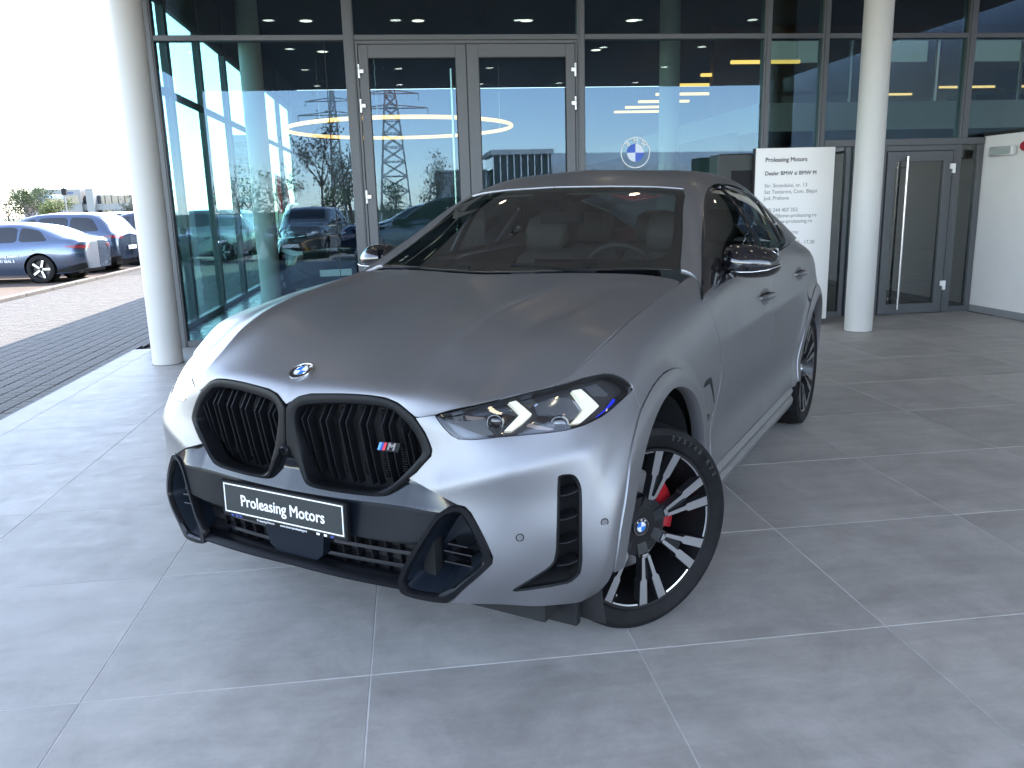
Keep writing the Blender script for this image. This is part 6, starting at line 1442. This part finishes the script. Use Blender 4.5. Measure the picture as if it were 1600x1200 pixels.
for x in (7.6, 9.0, 10.4, 11.8, 13.2): b = MB(); b.box(x, x+.14, -3.62, -3.5, 1.5, 4.1); b.build('mullion', WB, OB)
b = MB(); b.box(3.6, 3.75, -4.1, -3.7, 0, 4.5); b.box(14.3, 14.5, -4, -3.6, 0, 4.3); b.build('fin', WB, OB)
text_mesh('SHOWROOM', .6, mat('blue_letters', (.03, .06, .2), rough=.5), OB, 'lettering', depth=.02, M=frame_m((.9, -4.05, 4.45), (1, 0, 0), (0, 0, 1))) if False else None
for k in range(5): b = MB(); b.box(.2+k*.42, .45+k*.42, -4.06, -4.0, 4.35, 4.6); b.build('letter', mat('blue_letters', (.03, .06, .2), rough=.5), OB)
OB.scale = (.56, 1, .93)
w_ = empty('low_wall', (-20.6, 52, 0), label='low beige boundary wall between the lorry and the white building', cat='wall'); b = MB(); b.box(-1.1, 1.1, -.2, .2, 0, 1.0); b.build('wall', mat('beige_wall', (.20, .145, .10), rough=.8, noise=.1, nscale=.6), w_); b = MB(); b.box(-1.2, 1.2, -.25, .25, 1.0, 1.08); b.build('coping', PLASTIC, w_)
bb = empty('billboard', (-24.3, 76, 0), label='pale grey notice board in front of the white building', cat='billboard'); b = MB(); b.box(-.8, .8, -.1, .1, .3, 1.9); b.build('panel', mat('board_grey', (.14, .16, .16), rough=.6), bb); b = MB(); b.box(-.7, -.6, -.05, .05, 0, .3); b.box(.6, .7, -.05, .05, 0, .3); b.build('leg', PLASTIC, bb)
lp = empty('street_lamp', (-18.3, 48, 0), label='thin tall mast with a dark box rising before the white building', cat='mast'); b = MB(); b.tube([(0, 0, 0), (0, 0, 4.6)], .035, 6); b.build('pole', mat('mast_grey', (.22, .22, .23), rough=.6), lp); b = MB(); b.bbox(-.12, .12, -.12, .12, 2.6, 2.95, .03); b.build('lamp_head', PLASTIC, lp)
for k, (x, y, w, h, col, lab) in enumerate([(-9.2, 62, 1.0, 3.9, (.45, .03, .03), 'tall red banner flag seen through the side glass wall'), (-12.2, 70, .9, 3.6, (.50, .06, .05), 'narrow red flag seen through the glass beside the column')]):
    f = empty('banner_flag', (x, y, 0), label=lab, cat='flag', group='red flags beyond the side glass'); b = MB(); b.tube([(0, 0, 0), (0, 0, h+.2)], .04, 6); b.build('pole', PLASTIC, f); b = MB(); b.add([(.05, 0, 1.2), (w, .1, 1.3), (w*.8, .05, h*.8), (.3, 0, h), (.05, 0, h)], [(0, 1, 2, 3, 4)]); b.V += [(v[0], v[1]+.02, v[2]) for v in b.V]; b.F += [(9, 8, 7, 6, 5)]; b.build('cloth', mat('flag_red_%d' % k, col, rough=.7), f)
tb = empty('tower_block', (-27, 150, 0), label='grey tower block seen through the glass right of the column', cat='building'); b = MB(); b.box(-1.8, 1.8, -2, 2, 0, 14); b.build('wall', mat('block_grey', (.30, .30, .32), rough=.8), tb)
for z in range(2, 13, 2): b = MB(); b.box(-1.5, 1.5, -2.05, -2.0, z, z+.9); b.build('window', GW, tb)
# opposite the showroom
PY = mat('pylon_paint', (.60, .42, .40), rough=.6); PYG = mat('pylon_grey', (.45, .45, .46), rough=.6)
def pylon(x, y, h, w, m1, m2, label):
    p = empty('pylon', (x, y, 0), label=label, cat='pylon', group='lattice pylons mirrored in the showroom glass'); lv = 11
    zz = [h*(1-(1-k/lv)**1.25) for k in range(lv+1)]; ww = [w*(1-.82*k/lv) for k in range(lv+1)]
    for a, m in ((0, m2), (8, m1)):
        b = MB(); c0, c1 = (0, 8) if a == 0 else (8, lv)
        for i in range(c0, c1):
            C0 = [(s*ww[i]/2, t*ww[i]/2, zz[i]) for s, t in ((-1, -1), (1, -1), (1, 1), (-1, 1))]; C1_ = [(s*ww[i+1]/2, t*ww[i+1]/2, zz[i+1]) for s, t in ((-1, -1), (1, -1), (1, 1), (-1, 1))]
            for k in range(4): j = (k+1) % 4; b.tube([C0[k], C1_[k]], .07, 4, cap=False); b.tube([C0[k], C1_[j]], .04, 4, cap=False); b.tube([C0[j], C1_[k]], .04, 4, cap=False); b.tube([C1_[k], C1_[j]], .04, 4, cap=False)
        b.build('lattice', m, p)
    b = MB()
    for z, L in ((h*.80, 3.4), (h*.90, 2.6), (h*.99, 1.8)):
        b.tube([(-L, 0, z), (0, 0, z+.35), (L, 0, z)], .05, 4); b.tube([(-L, 0, z), (L, 0, z)], .05, 4)
        for s in (-1, 1): b.tube([(s*L, 0, z), (s*L, 0, z-.6)], .03, 4)
    b.build('cross_arm', m1, p); return p
pylon(-.9, -61, 13.0, 3.0, PY, PYG, 'red and grey lattice pylon mirrored in the left door leaf')
pylon(-6.6, -66, 13.0, 1.4, PYG, PYG, 'dark lattice pylon mirrored in the left pane')
gb = empty('glass_building', (8.4, -44, 0), label='dark glass fronted building with white posts, mirrored in the right door leaf', cat='building')
b = MB(); b.box(-2.0, 2.2, -3, 3, 0, 4.9); b.build('wall', mat('far_dark_glass', (.05, .055, .06), rough=.1, coat=1), gb)
for k in range(9): b = MB(); b.box(-2.05+k*.5, -1.98+k*.5, 3.0, 3.1, 0, 5.1); b.build('post', WHITE, gb)
b = MB(); b.box(-2.2, 2.4, -3, 3.2, 4.9, 5.25); b.build('roof', PYG, gb)
wh = empty('warehouse', (18.5, -46, 0), label='pale corrugated warehouse mirrored right of the double door', cat='building')
b = MB(); b.add([(-7.6, -6, 0), (-7.6, 3, 0), (-7.6, 3, 4.2), (-7.6, -6, 5.6), (12, -6, 0), (12, 3, 0), (12, 3, 4.0), (12, -6, 5.4)], [(0, 1, 2, 3), (4, 7, 6, 5), (1, 5, 6, 2), (2, 6, 7, 3), (0, 3, 7, 4)]); b.build('wall', mat('corrugated', (.55, .56, .57), rough=.6), wh)
for k in range(24): b = MB(); b.box(-7.5+k*.8, -7.44+k*.8, 3.0, 3.06, 0, 4.0); b.build('rib', PYG, wh)
lw = empty('grey_shed', (4.7, -47, 0), label='low grey shed mirrored beside the dark glass building', cat='building'); b = MB(); b.box(-2.2, 1.4, -3, 3, 0, 3.9); b.build('wall', mat('shed_grey', (.26, .27, .29), rough=.7), lw); b = MB(); b.box(-2.3, 1.5, -3.1, 3.1, 3.9, 4.05); b.build('roof', PYG, lw)
